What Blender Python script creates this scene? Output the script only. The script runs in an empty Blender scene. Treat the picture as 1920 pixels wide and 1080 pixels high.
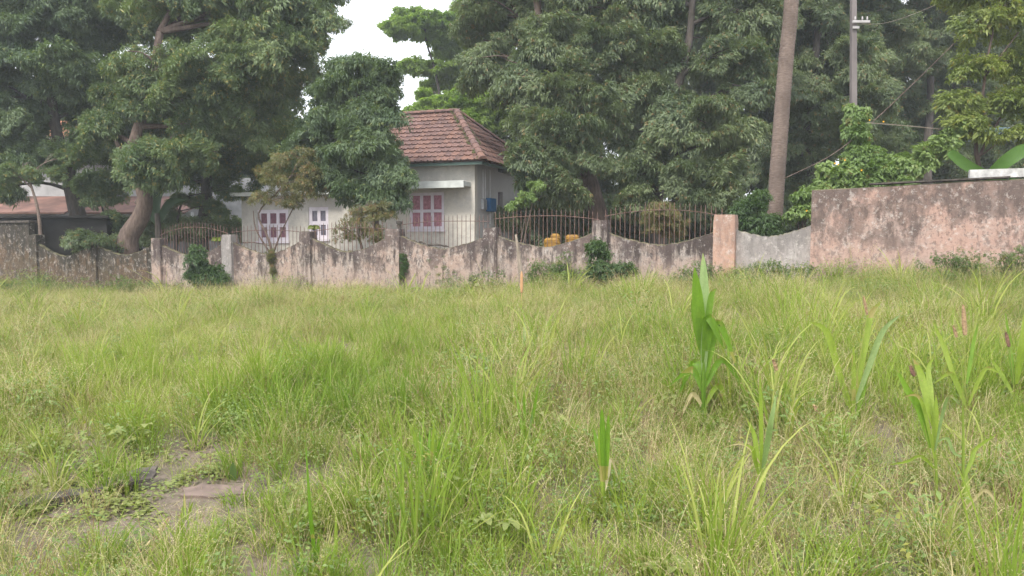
import bpy, bmesh, math, random
import numpy as np
from mathutils import Vector, Matrix

random.seed(7)
rng = np.random.default_rng(7)
S = bpy.context.scene
COL = S.collection

# ---------------------------------------------------------------- camera, world, sun
F = 1450.0                      # focal length in pixels of the 1920 wide photograph
CAMZ = 1.6
PITCH = math.atan(90.0 / F)
cam_d = bpy.data.cameras.new('camera')
cam_d.sensor_width = 36.0
cam_d.lens = 36.0 * F / 1920.0
cam_d.clip_start = 0.05
cam_d.clip_end = 2000.0
cam = bpy.data.objects.new('camera', cam_d)
cam.location = (0, 0, CAMZ)
cam.rotation_euler = (math.pi / 2 - PITCH, 0, 0)
COL.objects.link(cam)
S.camera = cam

SUN_EL, SUN_AZ = math.radians(52), math.radians(205)    # azimuth measured from +Y clockwise: behind the camera, a little left
world = bpy.data.worlds.new('World')
S.world = world
world.use_nodes = True
wn = world.node_tree
bg = wn.nodes['Background']
sky = wn.nodes.new('ShaderNodeTexSky')
sky.sky_type = 'NISHITA'
sky.sun_disc = False
sky.sun_elevation = SUN_EL
sky.sun_rotation = SUN_AZ
sky.air_density = 1.0
sky.dust_density = 2.0
tc = wn.nodes.new('ShaderNodeTexCoord')
cn = wn.nodes.new('ShaderNodeTexNoise')
cn.inputs['Scale'].default_value = 2.2
cn.inputs['Detail'].default_value = 5
cr = wn.nodes.new('ShaderNodeMapRange')
cr.inputs['From Min'].default_value = 0.3
cr.inputs['From Max'].default_value = 0.7
cr.inputs['To Min'].default_value = 0.8
cr.inputs['To Max'].default_value = 1.0
mx = wn.nodes.new('ShaderNodeMix')
mx.data_type = 'RGBA'
mx.inputs['B'].default_value = (11.0, 11.3, 12.0, 1)
wn.links.new(tc.outputs['Generated'], cn.inputs['Vector'])
wn.links.new(cn.outputs['Fac'], cr.inputs['Value'])
wn.links.new(cr.outputs['Result'], mx.inputs['Factor'])
wn.links.new(sky.outputs['Color'], mx.inputs['A'])
wn.links.new(mx.outputs['Result'], bg.inputs['Color'])
bg.inputs['Strength'].default_value = 0.078

sun_d = bpy.data.lights.new('sun', 'SUN')
sun_d.energy = 1.5
sun_d.angle = math.radians(12)
sun_d.color = (1.0, 0.95, 0.86)
sun = bpy.data.objects.new('sun', sun_d)
sd = Vector((math.sin(SUN_AZ) * math.cos(SUN_EL), math.cos(SUN_AZ) * math.cos(SUN_EL), math.sin(SUN_EL)))
sun.rotation_euler = sd.to_track_quat('Z', 'Y').to_euler()
sun.location = (0, -5, 30)
COL.objects.link(sun)

S.view_settings.view_transform = 'Standard'
S.view_settings.look = 'None'
S.view_settings.exposure = 1.4
S.view_settings.gamma = 1.0
S.view_settings.use_curve_mapping = False
S.render.engine = 'CYCLES'
S.cycles.max_bounces = 6
S.cycles.diffuse_bounces = 3
S.cycles.transmission_bounces = 4
S.cycles.transparent_max_bounces = 4
S.cycles.volume_bounces = 1

# ---------------------------------------------------------------- helpers
cp, sp = math.cos(PITCH), math.sin(PITCH)

def P(px, py, Y):
    """world point seen at photo pixel (px, py) at world distance Y"""
    a, b = (px - 960) / F, (540 - py) / F
    dy = cp + b * sp
    dz = -sp + b * cp
    t = Y / dy
    return Vector((a * t, Y, CAMZ + dz * t))

def sstep(a, b, x):
    t = np.clip((x - a) / (b - a), 0, 1)
    return t * t * (3 - 2 * t)

def gh(x, y):
    """ground height"""
    x = np.asarray(x, float); y = np.asarray(y, float)
    r = 0.72 * np.clip((x + 8) / 14.0, 0, 1.15) * sstep(3, 13, y)
    b = 0.035 * np.sin(x * 1.3 + 0.6 * y) * np.cos(y * 0.9 - 0.4 * x) + 0.02 * np.sin(x * 3.1 + 1) * np.sin(y * 2.7)
    return r + b

def G(px, py, off=0.0):
    """ground point under a pixel"""
    lo, hi = 1.5, 60.0
    for _ in range(40):
        m = (lo + hi) / 2
        p = P(px, py, m)
        if p.z > float(gh(p.x, p.y)) + off: lo = m
        else: hi = m
    p = P(px, py, lo)
    p.z = float(gh(p.x, p.y))
    return p

def tag(o, label=None, cat=None, group=None, kind=None):
    if label: o['label'] = label
    if cat: o['category'] = cat
    if group: o['group'] = group
    if kind: o['kind'] = kind
    return o

def empty(name, loc, label, cat, group=None, rz=0.0):
    o = bpy.data.objects.new(name, None)
    o.location = loc
    o.rotation_euler = (0, 0, rz)
    o.empty_display_size = 0.2
    COL.objects.link(o)
    return tag(o, label, cat, group)

def link(o, parent=None):
    COL.objects.link(o)
    if parent:
        o.parent = parent
        # geometry is built in world space: undo the parent's transform
        M = Matrix.Identity(4)
        p = parent
        while p:
            M = p.matrix_basis @ M if p.parent is None else p.matrix_basis @ M
            p = p.parent
    return o

def world_of(o):
    M = o.matrix_basis.copy()
    p = o.parent
    while p:
        M = p.matrix_basis @ M
        p = p.parent
    return M

class MB:
    """collects vertices and faces"""
    def __init__(s):
        s.v = []; s.f = []
    def add(s, vs, fs):
        n = len(s.v)
        s.v += [tuple(v) for v in vs]
        s.f += [tuple(i + n for i in f) for f in fs]
    def box(s, a, b, M=None):
        x0, y0, z0 = a; x1, y1, z1 = b
        vs = [Vector(q) for q in ((x0,y0,z0),(x1,y0,z0),(x1,y1,z0),(x0,y1,z0),(x0,y0,z1),(x1,y0,z1),(x1,y1,z1),(x0,y1,z1))]
        if M: vs = [M @ q for q in vs]
        s.add(vs, [(3,2,1,0),(4,5,6,7),(0,1,5,4),(1,2,6,5),(2,3,7,6),(3,0,4,7)])
    def tube(s, pts, rad, n=8, cap=True, noise=0.0):
        pts = [Vector(p) for p in pts]
        if not hasattr(rad, '__len__'): rad = [rad] * len(pts)
        base = len(s.v)
        prev = None
        for k, p in enumerate(pts):
            d = (pts[min(k + 1, len(pts) - 1)] - pts[max(k - 1, 0)]).normalized()
            ref = Vector((1, 0, 0)) if abs(d.x) < 0.9 else Vector((0, 1, 0))
            if prev is None: u = d.cross(ref).normalized()
            else: u = (prev - d * prev.dot(d)).normalized()
            prev = u
            w = d.cross(u)
            for j in range(n):
                a = 2 * math.pi * j / n
                r = rad[k] * (1 + noise * random.uniform(-1, 1))
                s.v.append(tuple(p + (u * math.cos(a) + w * math.sin(a)) * r))
        for k in range(len(pts) - 1):
            for j in range(n):
                a = base + k * n + j; b = base + k * n + (j + 1) % n
                s.f.append((a, b, b + n, a + n))
        if cap:
            s.f.append(tuple(base + j for j in reversed(range(n))))
            s.f.append(tuple(base + (len(pts) - 1) * n + j for j in range(n)))
    def build(s, name, mat, parent=None, smooth=False, local=False, bevel=0.0):
        me = bpy.data.meshes.new(name)
        vs = s.v
        if parent is not None and not local:
            Mi = world_of(parent).inverted()
            vs = [tuple(Mi @ Vector(v)) for v in vs]
        me.from_pydata(vs, [], s.f)
        if bevel > 0:
            bm = bmesh.new(); bm.from_mesh(me)
            bmesh.ops.bevel(bm, geom=[e for e in bm.edges], offset=bevel, segments=1, affect='EDGES', profile=0.5)
            bm.to_mesh(me); bm.free()
        if mat: me.materials.append(mat)
        if smooth:
            me.polygons.foreach_set('use_smooth', [True] * len(me.polygons))
        me.update()
        o = bpy.data.objects.new(name, me)
        COL.objects.link(o)
        if parent: o.parent = parent
        return o

def spline(pts, n):
    """Catmull-Rom through pts"""
    pts = [Vector(p) for p in pts]
    if len(pts) == 2:
        return [pts[0].lerp(pts[1], i / n) for i in range(n + 1)]
    q = [pts[0] * 2 - pts[1]] + pts + [pts[-1] * 2 - pts[-2]]
    out = []
    m = len(pts) - 1
    for i in range(n + 1):
        t = i / n * m
        k = min(int(t), m - 1); t -= k
        a, b, c, d = q[k], q[k+1], q[k+2], q[k+3]
        out.append(0.5 * ((2*b) + (c-a)*t + (2*a-5*b+4*c-d)*t*t + (3*b-a-3*c+d)*t*t*t))
    return out

# ---------------------------------------------------------------- materials
def newmat(name):
    m = bpy.data.materials.new(name)
    m.use_nodes = True
    nt = m.node_tree
    b = nt.nodes['Principled BSDF']
    return m, nt, b

def N(nt, typ, **kw):
    n = nt.nodes.new(typ)
    for k, v in kw.items():
        if k in n.inputs: n.inputs[k].default_value = v
        else: setattr(n, k, v)
    return n

def rgb(c): return (c[0], c[1], c[2], 1)

def mixc(nt, fac, a, b, mode='MIX'):
    m = nt.nodes.new('ShaderNodeMix'); m.data_type = 'RGBA'; m.blend_type = mode
    for s_, v in (('Factor', fac), ('A', a), ('B', b)):
        if isinstance(v, (int, float)): m.inputs[s_].default_value = v
        elif isinstance(v, (tuple, list)): m.inputs[s_].default_value = rgb(v)
        else: nt.links.new(v, m.inputs[s_])
    return m.outputs['Result']

def ramp(nt, val, a, b, lo=0.0, hi=1.0):
    m = N(nt, 'ShaderNodeMapRange')
    m.inputs['From Min'].default_value = a; m.inputs['From Max'].default_value = b
    m.inputs['To Min'].default_value = lo; m.inputs['To Max'].default_value = hi
    nt.links.new(val, m.inputs['Value'])
    return m.outputs['Result']

def noise(nt, vec, scale, detail=4, rough=0.55, stretch=None):
    n = N(nt, 'ShaderNodeTexNoise'); n.inputs['Scale'].default_value = scale
    n.inputs['Detail'].default_value = detail; n.inputs['Roughness'].default_value = rough
    if stretch:
        mp = N(nt, 'ShaderNodeMapping'); mp.inputs['Scale'].default_value = stretch
        nt.links.new(vec, mp.inputs['Vector']); vec = mp.outputs['Vector']
    nt.links.new(vec, n.inputs['Vector'])
    return n.outputs['Fac']

def mth(nt, op, a, b=None):
    m = N(nt, 'ShaderNodeMath', operation=op)
    for i, v in enumerate((a, b)):
        if v is None: continue
        if isinstance(v, (int, float)): m.inputs[i].default_value = v
        else: nt.links.new(v, m.inputs[i])
    return m.outputs[0]

def bump(nt, b, h, strength=0.3, dist=0.02):
    bp = N(nt, 'ShaderNodeBump'); bp.inputs['Strength'].default_value = strength
    bp.inputs['Distance'].default_value = dist
    nt.links.new(h, bp.inputs['Height']); nt.links.new(bp.outputs['Normal'], b.inputs['Normal'])

def mat_simple(name, col, rough=0.7, var=0.25, scale=8.0, metal=0.0, bmp=0.0, stretch=None):
    m, nt, b = newmat(name)
    g = N(nt, 'ShaderNodeNewGeometry')
    n = noise(nt, g.outputs['Position'], scale, stretch=stretch)
    c = mixc(nt, ramp(nt, n, 0.3, 0.7), tuple(v * (1 - var) for v in col), tuple(min(v * (1 + var), 1) for v in col))
    nt.links.new(c, b.inputs['Base Color'])
    b.inputs['Roughness'].default_value = rough
    b.inputs['Metallic'].default_value = metal
    if bmp: bump(nt, b, n, bmp)
    return m

def mat_leaf(name, c1, c2, c3=None, c3amt=0.0, transl=0.35, rough=0.45, big=0.5, spec=0.4, tip=False):
    """c1..c2 vary by clump and by place; c3 = share of odd coloured leaves"""
    m, nt, b = newmat(name)
    g = N(nt, 'ShaderNodeNewGeometry')
    oi = N(nt, 'ShaderNodeObjectInfo')
    nb = noise(nt, g.outputs['Position'], big, 2)
    wn_ = N(nt, 'ShaderNodeTexWhiteNoise', noise_dimensions='3D')
    sn = N(nt, 'ShaderNodeVectorMath', operation='SNAP')
    sn.inputs[1].default_value = (0.09, 0.09, 0.09)
    nt.links.new(g.outputs['Position'], sn.inputs[0])
    nt.links.new(sn.outputs[0], wn_.inputs['Vector'])
    f = mth(nt, 'ADD', mth(nt, 'MULTIPLY', ramp(nt, nb, 0.36, 0.64), 0.5), mth(nt, 'MULTIPLY', oi.outputs['Random'], 0.3))
    f = mth(nt, 'ADD', f, mth(nt, 'MULTIPLY', wn_.outputs['Value'], 0.25))
    c = mixc(nt, f, c1, c2)
    fn = noise(nt, g.outputs['Position'], 70, 3, 0.7)
    c = mixc(nt, ramp(nt, fn, 0.35, 0.7, 0, 0.35), c, tuple((a_ + b_) * 0.28 for a_, b_ in zip(c1, c2)))
    if c3:
        c = mixc(nt, ramp(nt, wn_.outputs['Value'], 1 - c3amt, 1 - c3amt + 0.03), c, c3)
    if tip:
        tg = N(nt, 'ShaderNodeTexCoord'); sg = N(nt, 'ShaderNodeSeparateXYZ'); nt.links.new(tg.outputs['Generated'], sg.inputs[0])
        n7 = noise(nt, g.outputs['Position'], 16, 3, 0.7)
        k7 = mth(nt, 'ADD', sg.outputs['Z'], mth(nt, 'MULTIPLY', mth(nt, 'SUBTRACT', n7, 0.5), 0.5))
        c = mixc(nt, ramp(nt, k7, 0.92, 1.06, 0, 0.85), c, (0.34, 0.25, 0.12))
        n8 = noise(nt, g.outputs['Position'], 30, 4, 0.7, stretch=(1, 1, 0.12))
        c = mixc(nt, ramp(nt, n8, 0.45, 0.65, 0, 0.4), c, tuple(v * 0.6 for v in c1))
    nt.links.new(c, b.inputs['Base Color'])
    b.inputs['Roughness'].default_value = rough
    b.inputs['Specular IOR Level'].default_value = spec
    t = N(nt, 'ShaderNodeBsdfTranslucent')
    ct = mixc(nt, 1.0, c, (1.15, 1.25, 0.55), 'MULTIPLY')
    nt.links.new(ct, t.inputs['Color'])
    ms = N(nt, 'ShaderNodeMixShader'); ms.inputs[0].default_value = transl
    out = nt.nodes['Material Output']
    nt.links.new(b.outputs[0], ms.inputs[1]); nt.links.new(t.outputs[0], ms.inputs[2])
    nt.links.new(ms.outputs[0], out.inputs['Surface'])
    return m

def mat_plaster(name, base, grey, dark, amt_dark=0.5, amt_grey=0.5, moss=0.6, pale=(0.55, 0.5, 0.46), sz=0.16):
    m, nt, b = newmat(name)
    g = N(nt, 'ShaderNodeNewGeometry')
    pos = g.outputs['Position']
    n1 = noise(nt, pos, 1.1, 5, 0.62)
    n2 = noise(nt, pos, 5.0, 6, 0.7)
    st = noise(nt, pos, 5.5 if sz < .5 else 2.5, 5, 0.65, stretch=(1, 1, sz))
    fine = noise(nt, pos, 28, 5, 0.7)
    st2 = noise(nt, pos, 14 if sz < .5 else 5, 4, 0.65, stretch=(1, 1, min(1, sz * 2)))
    tcg = N(nt, 'ShaderNodeTexCoord'); sg = N(nt, 'ShaderNodeSeparateXYZ'); nt.links.new(tcg.outputs['Generated'], sg.inputs[0])
    upper = ramp(nt, sg.outputs['Z'], 0.50, 0.92, -0.07, 0.11)
    lowb = ramp(nt, sg.outputs['Z'], 0.66, 0.46, 0, 0.32)
    c = mixc(nt, ramp(nt, n1, 0.40, 0.62, 0, amt_grey), base, grey)
    c = mixc(nt, ramp(nt, n2, 0.50, 0.68, 0, 0.55), c, pale)
    c = mixc(nt, ramp(nt, fine, 0.46, 0.66, 0, 0.4 * amt_dark), c, tuple(v * 0.55 for v in base))
    st = mth(nt, 'ADD', st, upper)
    k = mth(nt, 'MULTIPLY', st, mth(nt, 'ADD', n1, 0.55))
    c = mixc(nt, ramp(nt, k, 0.50, 0.66, 0, amt_dark), c, dark)
    k2 = mth(nt, 'MULTIPLY', st2, mth(nt, 'ADD', n2, 0.5))
    c = mixc(nt, ramp(nt, k2, 0.52, 0.62, 0, amt_dark * 0.8), c, tuple(v * 1.3 for v in dark))
    blot = mth(nt, 'ADD', noise(nt, pos, 1.7, 7, 0.70, stretch=(1, 1, 0.8)), upper)
    c = mixc(nt, ramp(nt, blot, 0.50, 0.57, 0, amt_dark * 0.85), c, tuple(v * 2.0 for v in dark))
    blot2 = noise(nt, pos, 9, 6, 0.8)
    c = mixc(nt, ramp(nt, blot2, 0.55, 0.64, 0, 0.5), c, pale)
    blot3 = noise(nt, pos, 17, 6, 0.8)
    c = mixc(nt, ramp(nt, blot3, 0.55, 0.62, 0, amt_dark * 0.7), c, dark)
    c = mixc(nt, lowb, c, mixc(nt, ramp(nt, n2, 0.4, 0.62), tuple(min(v * 1.25, 1) for v in base), tuple(v * 0.7 for v in base)))
    sx = N(nt, 'ShaderNodeSeparateXYZ'); nt.links.new(g.outputs['True Normal'], sx.inputs[0])
    up = ramp(nt, sx.outputs['Z'], 0.3, 0.7, 0, moss)
    mc = mixc(nt, ramp(nt, n2, 0.4, 0.6), (0.035, 0.035, 0.025), (0.16, 0.15, 0.07))
    c = mixc(nt, up, c, mc)
    nt.links.new(c, b.inputs['Base Color'])
    b.inputs['Roughness'].default_value = 0.92
    b.inputs['Specular IOR Level'].default_value = 0.15
    h = mth(nt, 'ADD', mth(nt, 'MULTIPLY', n2, 0.7), mth(nt, 'MULTIPLY', fine, 0.4))
    bump(nt, b, h, 0.6, 0.03)
    return m

def mat_bark(name, c1, c2, rings=False):
    m, nt, b = newmat(name)
    g = N(nt, 'ShaderNodeNewGeometry')
    n = noise(nt, g.outputs['Position'], 9, 5, 0.7, stretch=((1, 1, 6) if rings else (1.4, 1.4, 0.35)))
    n2 = noise(nt, g.outputs['Position'], 2.0, 3)
    c = mixc(nt, ramp(nt, n, 0.35, 0.65), c1, c2)
    c = mixc(nt, ramp(nt, n2, 0.45, 0.65, 0, 0.4), c, tuple(v * 0.5 for v in c1))
    nt.links.new(c, b.inputs['Base Color'])
    b.inputs['Roughness'].default_value = 0.95
    bump(nt, b, n, 0.9, 0.05)
    return m

M = {}
M['leaf_mango'] = mat_leaf('leaf_mango', (0.080, 0.135, 0.068), (0.235, 0.300, 0.130), (0.33, 0.29, 0.10), 0.08)
M['leaf_dense'] = mat_leaf('leaf_dense', (0.085, 0.132, 0.074), (0.250, 0.300, 0.150), (0.28, 0.21, 0.10), 0.06)
M['leaf_cool'] = mat_leaf('leaf_cool', (0.070, 0.118, 0.066), (0.200, 0.265, 0.138), (0.25, 0.28, 0.10), 0.05)
M['leaf_yellow'] = mat_leaf('leaf_yellow', (0.11, 0.17, 0.045), (0.33, 0.37, 0.10), (0.28, 0.24, 0.05), 0.06, transl=0.4)
M['leaf_brown'] = mat_leaf('leaf_brown', (0.12, 0.125, 0.055), (0.26, 0.25, 0.11), (0.28, 0.19, 0.09), 0.18)
M['leaf_bright'] = mat_leaf('leaf_bright', (0.15, 0.25, 0.05), (0.32, 0.42, 0.10), transl=0.55)
M['leaf_bush'] = mat_leaf('leaf_bush', (0.05, 0.10, 0.035), (0.13, 0.20, 0.07))
M['leaf_straggle'] = mat_leaf('leaf_straggle', (0.07, 0.12, 0.04), (0.18, 0.26, 0.08), (0.24, 0.22, 0.08), 0.08)
M['leaf_vine'] = mat_leaf('leaf_vine', (0.12, 0.20, 0.06), (0.26, 0.35, 0.11), (0.25, 0.22, 0.08), 0.04)
M['leaf_weed'] = mat_leaf('leaf_weed', (0.11, 0.19, 0.05), (0.26, 0.34, 0.09), (0.28, 0.28, 0.06), 0.08)
M['leaf_creeper'] = mat_leaf('leaf_creeper', (0.17, 0.22, 0.06), (0.29, 0.32, 0.09))
M['leaf_teal'] = mat_leaf('leaf_teal', (0.13, 0.22, 0.13), (0.20, 0.29, 0.18), transl=0.2)
M['grass_green'] = mat_leaf('grass_green', (0.115, 0.21, 0.026), (0.30, 0.38, 0.062), big=0.35, spec=0.2, rough=0.6)
M['grass_light'] = mat_leaf('grass_light', (0.22, 0.28, 0.06), (0.43, 0.44, 0.13), big=0.35, spec=0.2, rough=0.6)
M['straw'] = mat_leaf('straw', (0.36, 0.30, 0.15), (0.64, 0.55, 0.33), (0.22, 0.12, 0.08), 0.18, transl=0.2, big=0.35, spec=0.15, rough=0.7)
M['blade_bright'] = mat_leaf('blade_bright', (0.12, 0.24, 0.02), (0.21, 0.34, 0.045), (0.30, 0.28, 0.08), 0.05, transl=0.4, spec=0.3, tip=True)
M['blade_pale'] = mat_leaf('blade_pale', (0.20, 0.30, 0.10), (0.29, 0.38, 0.16), transl=0.25, spec=0.3, tip=True)
M['blade_yellow'] = mat_leaf('blade_yellow', (0.22, 0.32, 0.04), (0.33, 0.41, 0.08), (0.36, 0.30, 0.12), 0.07, transl=0.4, tip=True)
M['banana_dark'] = mat_leaf('banana_dark', (0.02, 0.045, 0.02), (0.045, 0.085, 0.03), transl=0.2, spec=0.2)
M['banana'] = mat_leaf('banana', (0.05, 0.12, 0.02), (0.10, 0.20, 0.035), transl=0.3, spec=0.2)
M['bark_dark'] = mat_bark('bark_dark', (0.05, 0.042, 0.036), (0.11, 0.09, 0.075))
M['bark_brown'] = mat_bark('bark_brown', (0.08, 0.055, 0.045), (0.20, 0.145, 0.115))
M['bark_palm'] = mat_bark('bark_palm', (0.14, 0.098, 0.078), (0.26, 0.20, 0.165), rings=True)
M['pole'] = mat_simple('pole_concrete', (0.15, 0.13, 0.125), 0.9, 0.2, 5, stretch=(1, 1, 0.3), bmp=0.2)
M['wall'] = mat_plaster('plaster_stained', (0.36, 0.262, 0.215), (0.31, 0.275, 0.245), (0.045, 0.034, 0.032), 0.9, 0.8)
M['wall_old_shaded'] = mat_plaster('plaster_mossy_shaded', (0.12, 0.08, 0.052), (0.08, 0.072, 0.045), (0.025, 0.022, 0.018), 0.95, 0.8)  # mossy brown plaster, with the shade of the left end put into the colour
M['wall_big'] = mat_plaster('plaster_salmon', (0.41, 0.27, 0.22), (0.35, 0.285, 0.255), (0.06, 0.045, 0.04), 0.72, 0.6, sz=0.35)
M['wall_grey'] = mat_plaster('plaster_grey', (0.33, 0.29, 0.27), (0.30, 0.29, 0.28), (0.10, 0.09, 0.085), 0.45, 0.6)
M['pillar_new'] = mat_plaster('plaster_clean', (0.44, 0.27, 0.20), (0.42, 0.31, 0.26), (0.15, 0.10, 0.08), 0.5, 0.5, 0.3)
M['rust'] = mat_simple('rusty_iron', (0.13, 0.075, 0.06), 0.85, 0.5, 12)
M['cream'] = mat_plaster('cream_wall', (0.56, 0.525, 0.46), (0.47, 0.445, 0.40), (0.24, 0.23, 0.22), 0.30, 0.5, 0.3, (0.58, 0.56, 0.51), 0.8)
M['greywall_shaded'] = mat_plaster('grey_wall', (0.40, 0.39, 0.38), (0.36, 0.35, 0.34), (0.26, 0.25, 0.25), 0.15, 0.5, 0.3, (0.43, 0.42, 0.41), 0.8)  # side wall tone darker than the front, that side's shade put into it
M['shade'] = mat_simple('sunshade_paint', (0.55, 0.57, 0.54), 0.8, 0.15, 4)
M['fascia'] = mat_simple('green_fascia', (0.06, 0.10, 0.085), 0.6, 0.2, 4)
M['frame'] = mat_simple('window_frame_paint', (0.62, 0.57, 0.62), 0.6, 0.1, 5)
M['curtain'] = mat_simple('pink_curtain', (0.36, 0.16, 0.20), 0.8, 0.35, 14)
M['curtain_dark'] = mat_simple('maroon_curtain', (0.17, 0.075, 0.10), 0.8, 0.4, 14)
M['glass_dark'] = mat_simple('dim_pane', (0.11, 0.10, 0.13), 0.35, 0.4, 6)
M['white'] = mat_simple('whitewash', (0.42, 0.42, 0.42), 0.9, 0.2, 2.5)
M['dark'] = mat_simple('dark_opening', (0.02, 0.02, 0.022), 0.8, 0.2)
M['blackwall'] = mat_simple('black_wall', (0.022, 0.020, 0.018), 0.95, 0.4, 3, bmp=0.3)  # near-black tone for the shed wall and its roof
M['blue'] = mat_simple('blue_enamel', (0.02, 0.10, 0.23), 0.5, 0.15)
M['meter'] = mat_simple('grey_metal', (0.22, 0.23, 0.24), 0.5, 0.15)
M['pvc'] = mat_simple('white_conduit', (0.62, 0.62, 0.62), 0.5, 0.1)
M['yellow'] = mat_simple('yellow_plastic', (0.25, 0.13, 0.014), 0.65, 0.35, 5)
M['wood'] = mat_bark('wood_grey', (0.20, 0.16, 0.12), (0.36, 0.30, 0.24))
M['orange'] = mat_simple('orange_spike', (0.45, 0.25, 0.12), 0.7, 0.15)
M['seed'] = mat_simple('seed_head', (0.33, 0.22, 0.12), 0.9, 0.4, 60)
M['seed_dark'] = mat_simple('seed_head_dark', (0.20, 0.11, 0.075), 0.9, 0.4, 60)
M['flower'] = mat_simple('marigold', (0.75, 0.42, 0.02), 0.8, 0.15, 40)
M['tarp'] = mat_simple('tarp_pale_blue', (0.30, 0.45, 0.48), 0.7, 0.2, 3)
M['slab'] = mat_simple('weathered_slab', (0.07, 0.058, 0.05), 0.95, 0.6, 14, bmp=0.5)
M['slab_pink'] = mat_simple('weathered_board', (0.15, 0.11, 0.09), 0.95, 0.3, 12, bmp=0.4)
M['coping'] = mat_simple('pale_coping', (0.46, 0.45, 0.43), 0.95, 0.35, 9, bmp=0.3)
M['porcelain'] = mat_simple('insulator', (0.36, 0.34, 0.33), 0.4, 0.1)
M['redroof'] = mat_simple('red_roof_sheet', (0.17, 0.09, 0.07), 0.9, 0.6, 1.2)
M['cornhusk'] = mat_simple('dry_husk', (0.50, 0.38, 0.22), 0.9, 0.3, 30)

# roof tile: colour differs from tile to tile
def mat_tile():
    m, nt, b = newmat('clay_tile')
    g = N(nt, 'ShaderNodeNewGeometry'); oi = N(nt, 'ShaderNodeObjectInfo')
    n = noise(nt, g.outputs['Position'], 7, 5, 0.7)
    nb = noise(nt, g.outputs['Position'], 0.9, 3)
    c = mixc(nt, oi.outputs['Random'], (0.15, 0.088, 0.078), (0.25, 0.135, 0.10))
    c = mixc(nt, ramp(nt, nb, 0.4, 0.65, 0, 0.5), c, (0.20, 0.125, 0.12))
    c = mixc(nt, ramp(nt, n, 0.5, 0.7, 0, 0.7), c, (0.05, 0.038, 0.036))
    nt.links.new(c, b.inputs['Base Color'])
    b.inputs['Roughness'].default_value = 0.9
    bump(nt, b, n, 0.5, 0.02)
    return m
M['tile'] = mat_tile()
M['moss'] = mat_simple('roof_moss', (0.13, 0.15, 0.03), 1.0, 0.4, 20)

def mat_ground():
    m, nt, b = newmat('field_soil')
    g = N(nt, 'ShaderNodeNewGeometry')
    n = noise(nt, g.outputs['Position'], 3, 6, 0.7)
    n2 = noise(nt, g.outputs['Position'], 30, 5, 0.7)
    c = mixc(nt, ramp(nt, n, 0.35, 0.65), (0.10, 0.078, 0.058), (0.23, 0.18, 0.14))
    c = mixc(nt, ramp(nt, n2, 0.45, 0.65), c, (0.10, 0.085, 0.05))
    nt.links.new(c, b.inputs['Base Color'])
    b.inputs['Roughness'].default_value = 1.0
    bump(nt, b, mth(nt, 'ADD', n, mth(nt, 'MULTIPLY', n2, 0.4)), 0.8, 0.04)
    return m
M['ground'] = mat_ground()

# ---------------------------------------------------------------- numpy mesh builders (leaves, blades)
def mesh_np(name, V, Fq, mats, mi=None, tri=False):
    me = bpy.data.meshes.new(name)
    k = Fq.shape[1]
    me.vertices.add(len(V)); me.vertices.foreach_set('co', V.astype(np.float32).ravel())
    me.loops.add(Fq.size); me.loops.foreach_set('vertex_index', Fq.astype(np.int32).ravel())
    me.polygons.add(len(Fq))
    me.polygons.foreach_set('loop_start', np.arange(0, Fq.size, k, dtype=np.int32))
    me.polygons.foreach_set('loop_total', np.full(len(Fq), k, dtype=np.int32))
    for m in mats: me.materials.append(m)
    if mi is not None: me.polygons.foreach_set('material_index', mi.astype(np.int32))
    me.update(calc_edges=True)
    return me

def unit(v):
    return v / np.maximum(np.linalg.norm(v, axis=1, keepdims=True), 1e-9)

def leaves_np(pos, dirs, L, W, fold=0.25, droop=0.25):
    """each leaf: a six vertex, four triangle folded drooping blade"""
    n = len(pos)
    d = unit(dirs)
    up = np.tile(np.array([[0, 0, 1.0]]), (n, 1)) + rng.normal(0, 0.35, (n, 3))
    side = unit(np.cross(d, up)); nor = np.cross(side, d)
    L = L[:, None]; W = W[:, None]
    mid = pos + d * L * 0.45 - np.array([0, 0, 1]) * L * droop * 0.2
    tip = pos + d * L * 0.95 - np.array([0, 0, 1]) * L * droop
    a = mid + side * W / 2 + nor * W * fold
    b_ = mid - side * W / 2 + nor * W * fold
    V = np.stack([pos, a, tip, b_, mid], 1).reshape(-1, 3)
    base = (np.arange(n) * 5)[:, None]
    Fc = np.concatenate([base + np.array([[0, 4, 1]]), base + np.array([[1, 4, 2]]), base + np.array([[0, 3, 4]]), base + np.array([[4, 3, 2]])], 0)
    return V, Fc

def clump_mesh(name, mat, R=0.55, twigs=42, per=13, L=0.15, W=0.042, flat=0.6, spread=0.6, droop=0.45, twig=None):
    P0 = []; D0 = []
    ph = rng.uniform(0, 2 * math.pi, twigs)
    z = rng.uniform(-0.35, 1, twigs)
    s = np.sqrt(1 - z * z)
    td = np.stack([s * np.cos(ph), s * np.sin(ph), z], 1)
    r = R * rng.uniform(0.45, 1.0, twigs)
    for k in range(twigs):
        tip = td[k] * r[k] * np.array([1, 1, flat])
        t = rng.uniform(0.0, 1.0, per) ** 0.7
        p = tip[None] * (1 - 0.35 * (1 - t[:, None])) + rng.normal(0, R * 0.05, (per, 3))
        dd = td[k][None] * 0.8 + rng.normal(0, spread, (per, 3)) + np.array([[0, 0, -0.25]])
        P0.append(p); D0.append(dd)
    P0 = np.concatenate(P0); D0 = np.concatenate(D0)
    n = len(P0)
    V, Fc = leaves_np(P0, D0, L * rng.uniform(0.6, 1.25, n), W * rng.uniform(0.7, 1.2, n), droop=droop)
    return mesh_np(name, V, Fc, [mat])

def make_collection(name, meshes):
    c = bpy.data.collections.new(name)
    for i, me in enumerate(meshes):
        o = bpy.data.objects.new('%s_%02d' % (name, i), me)
        c.objects.link(o)
    return c

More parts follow.
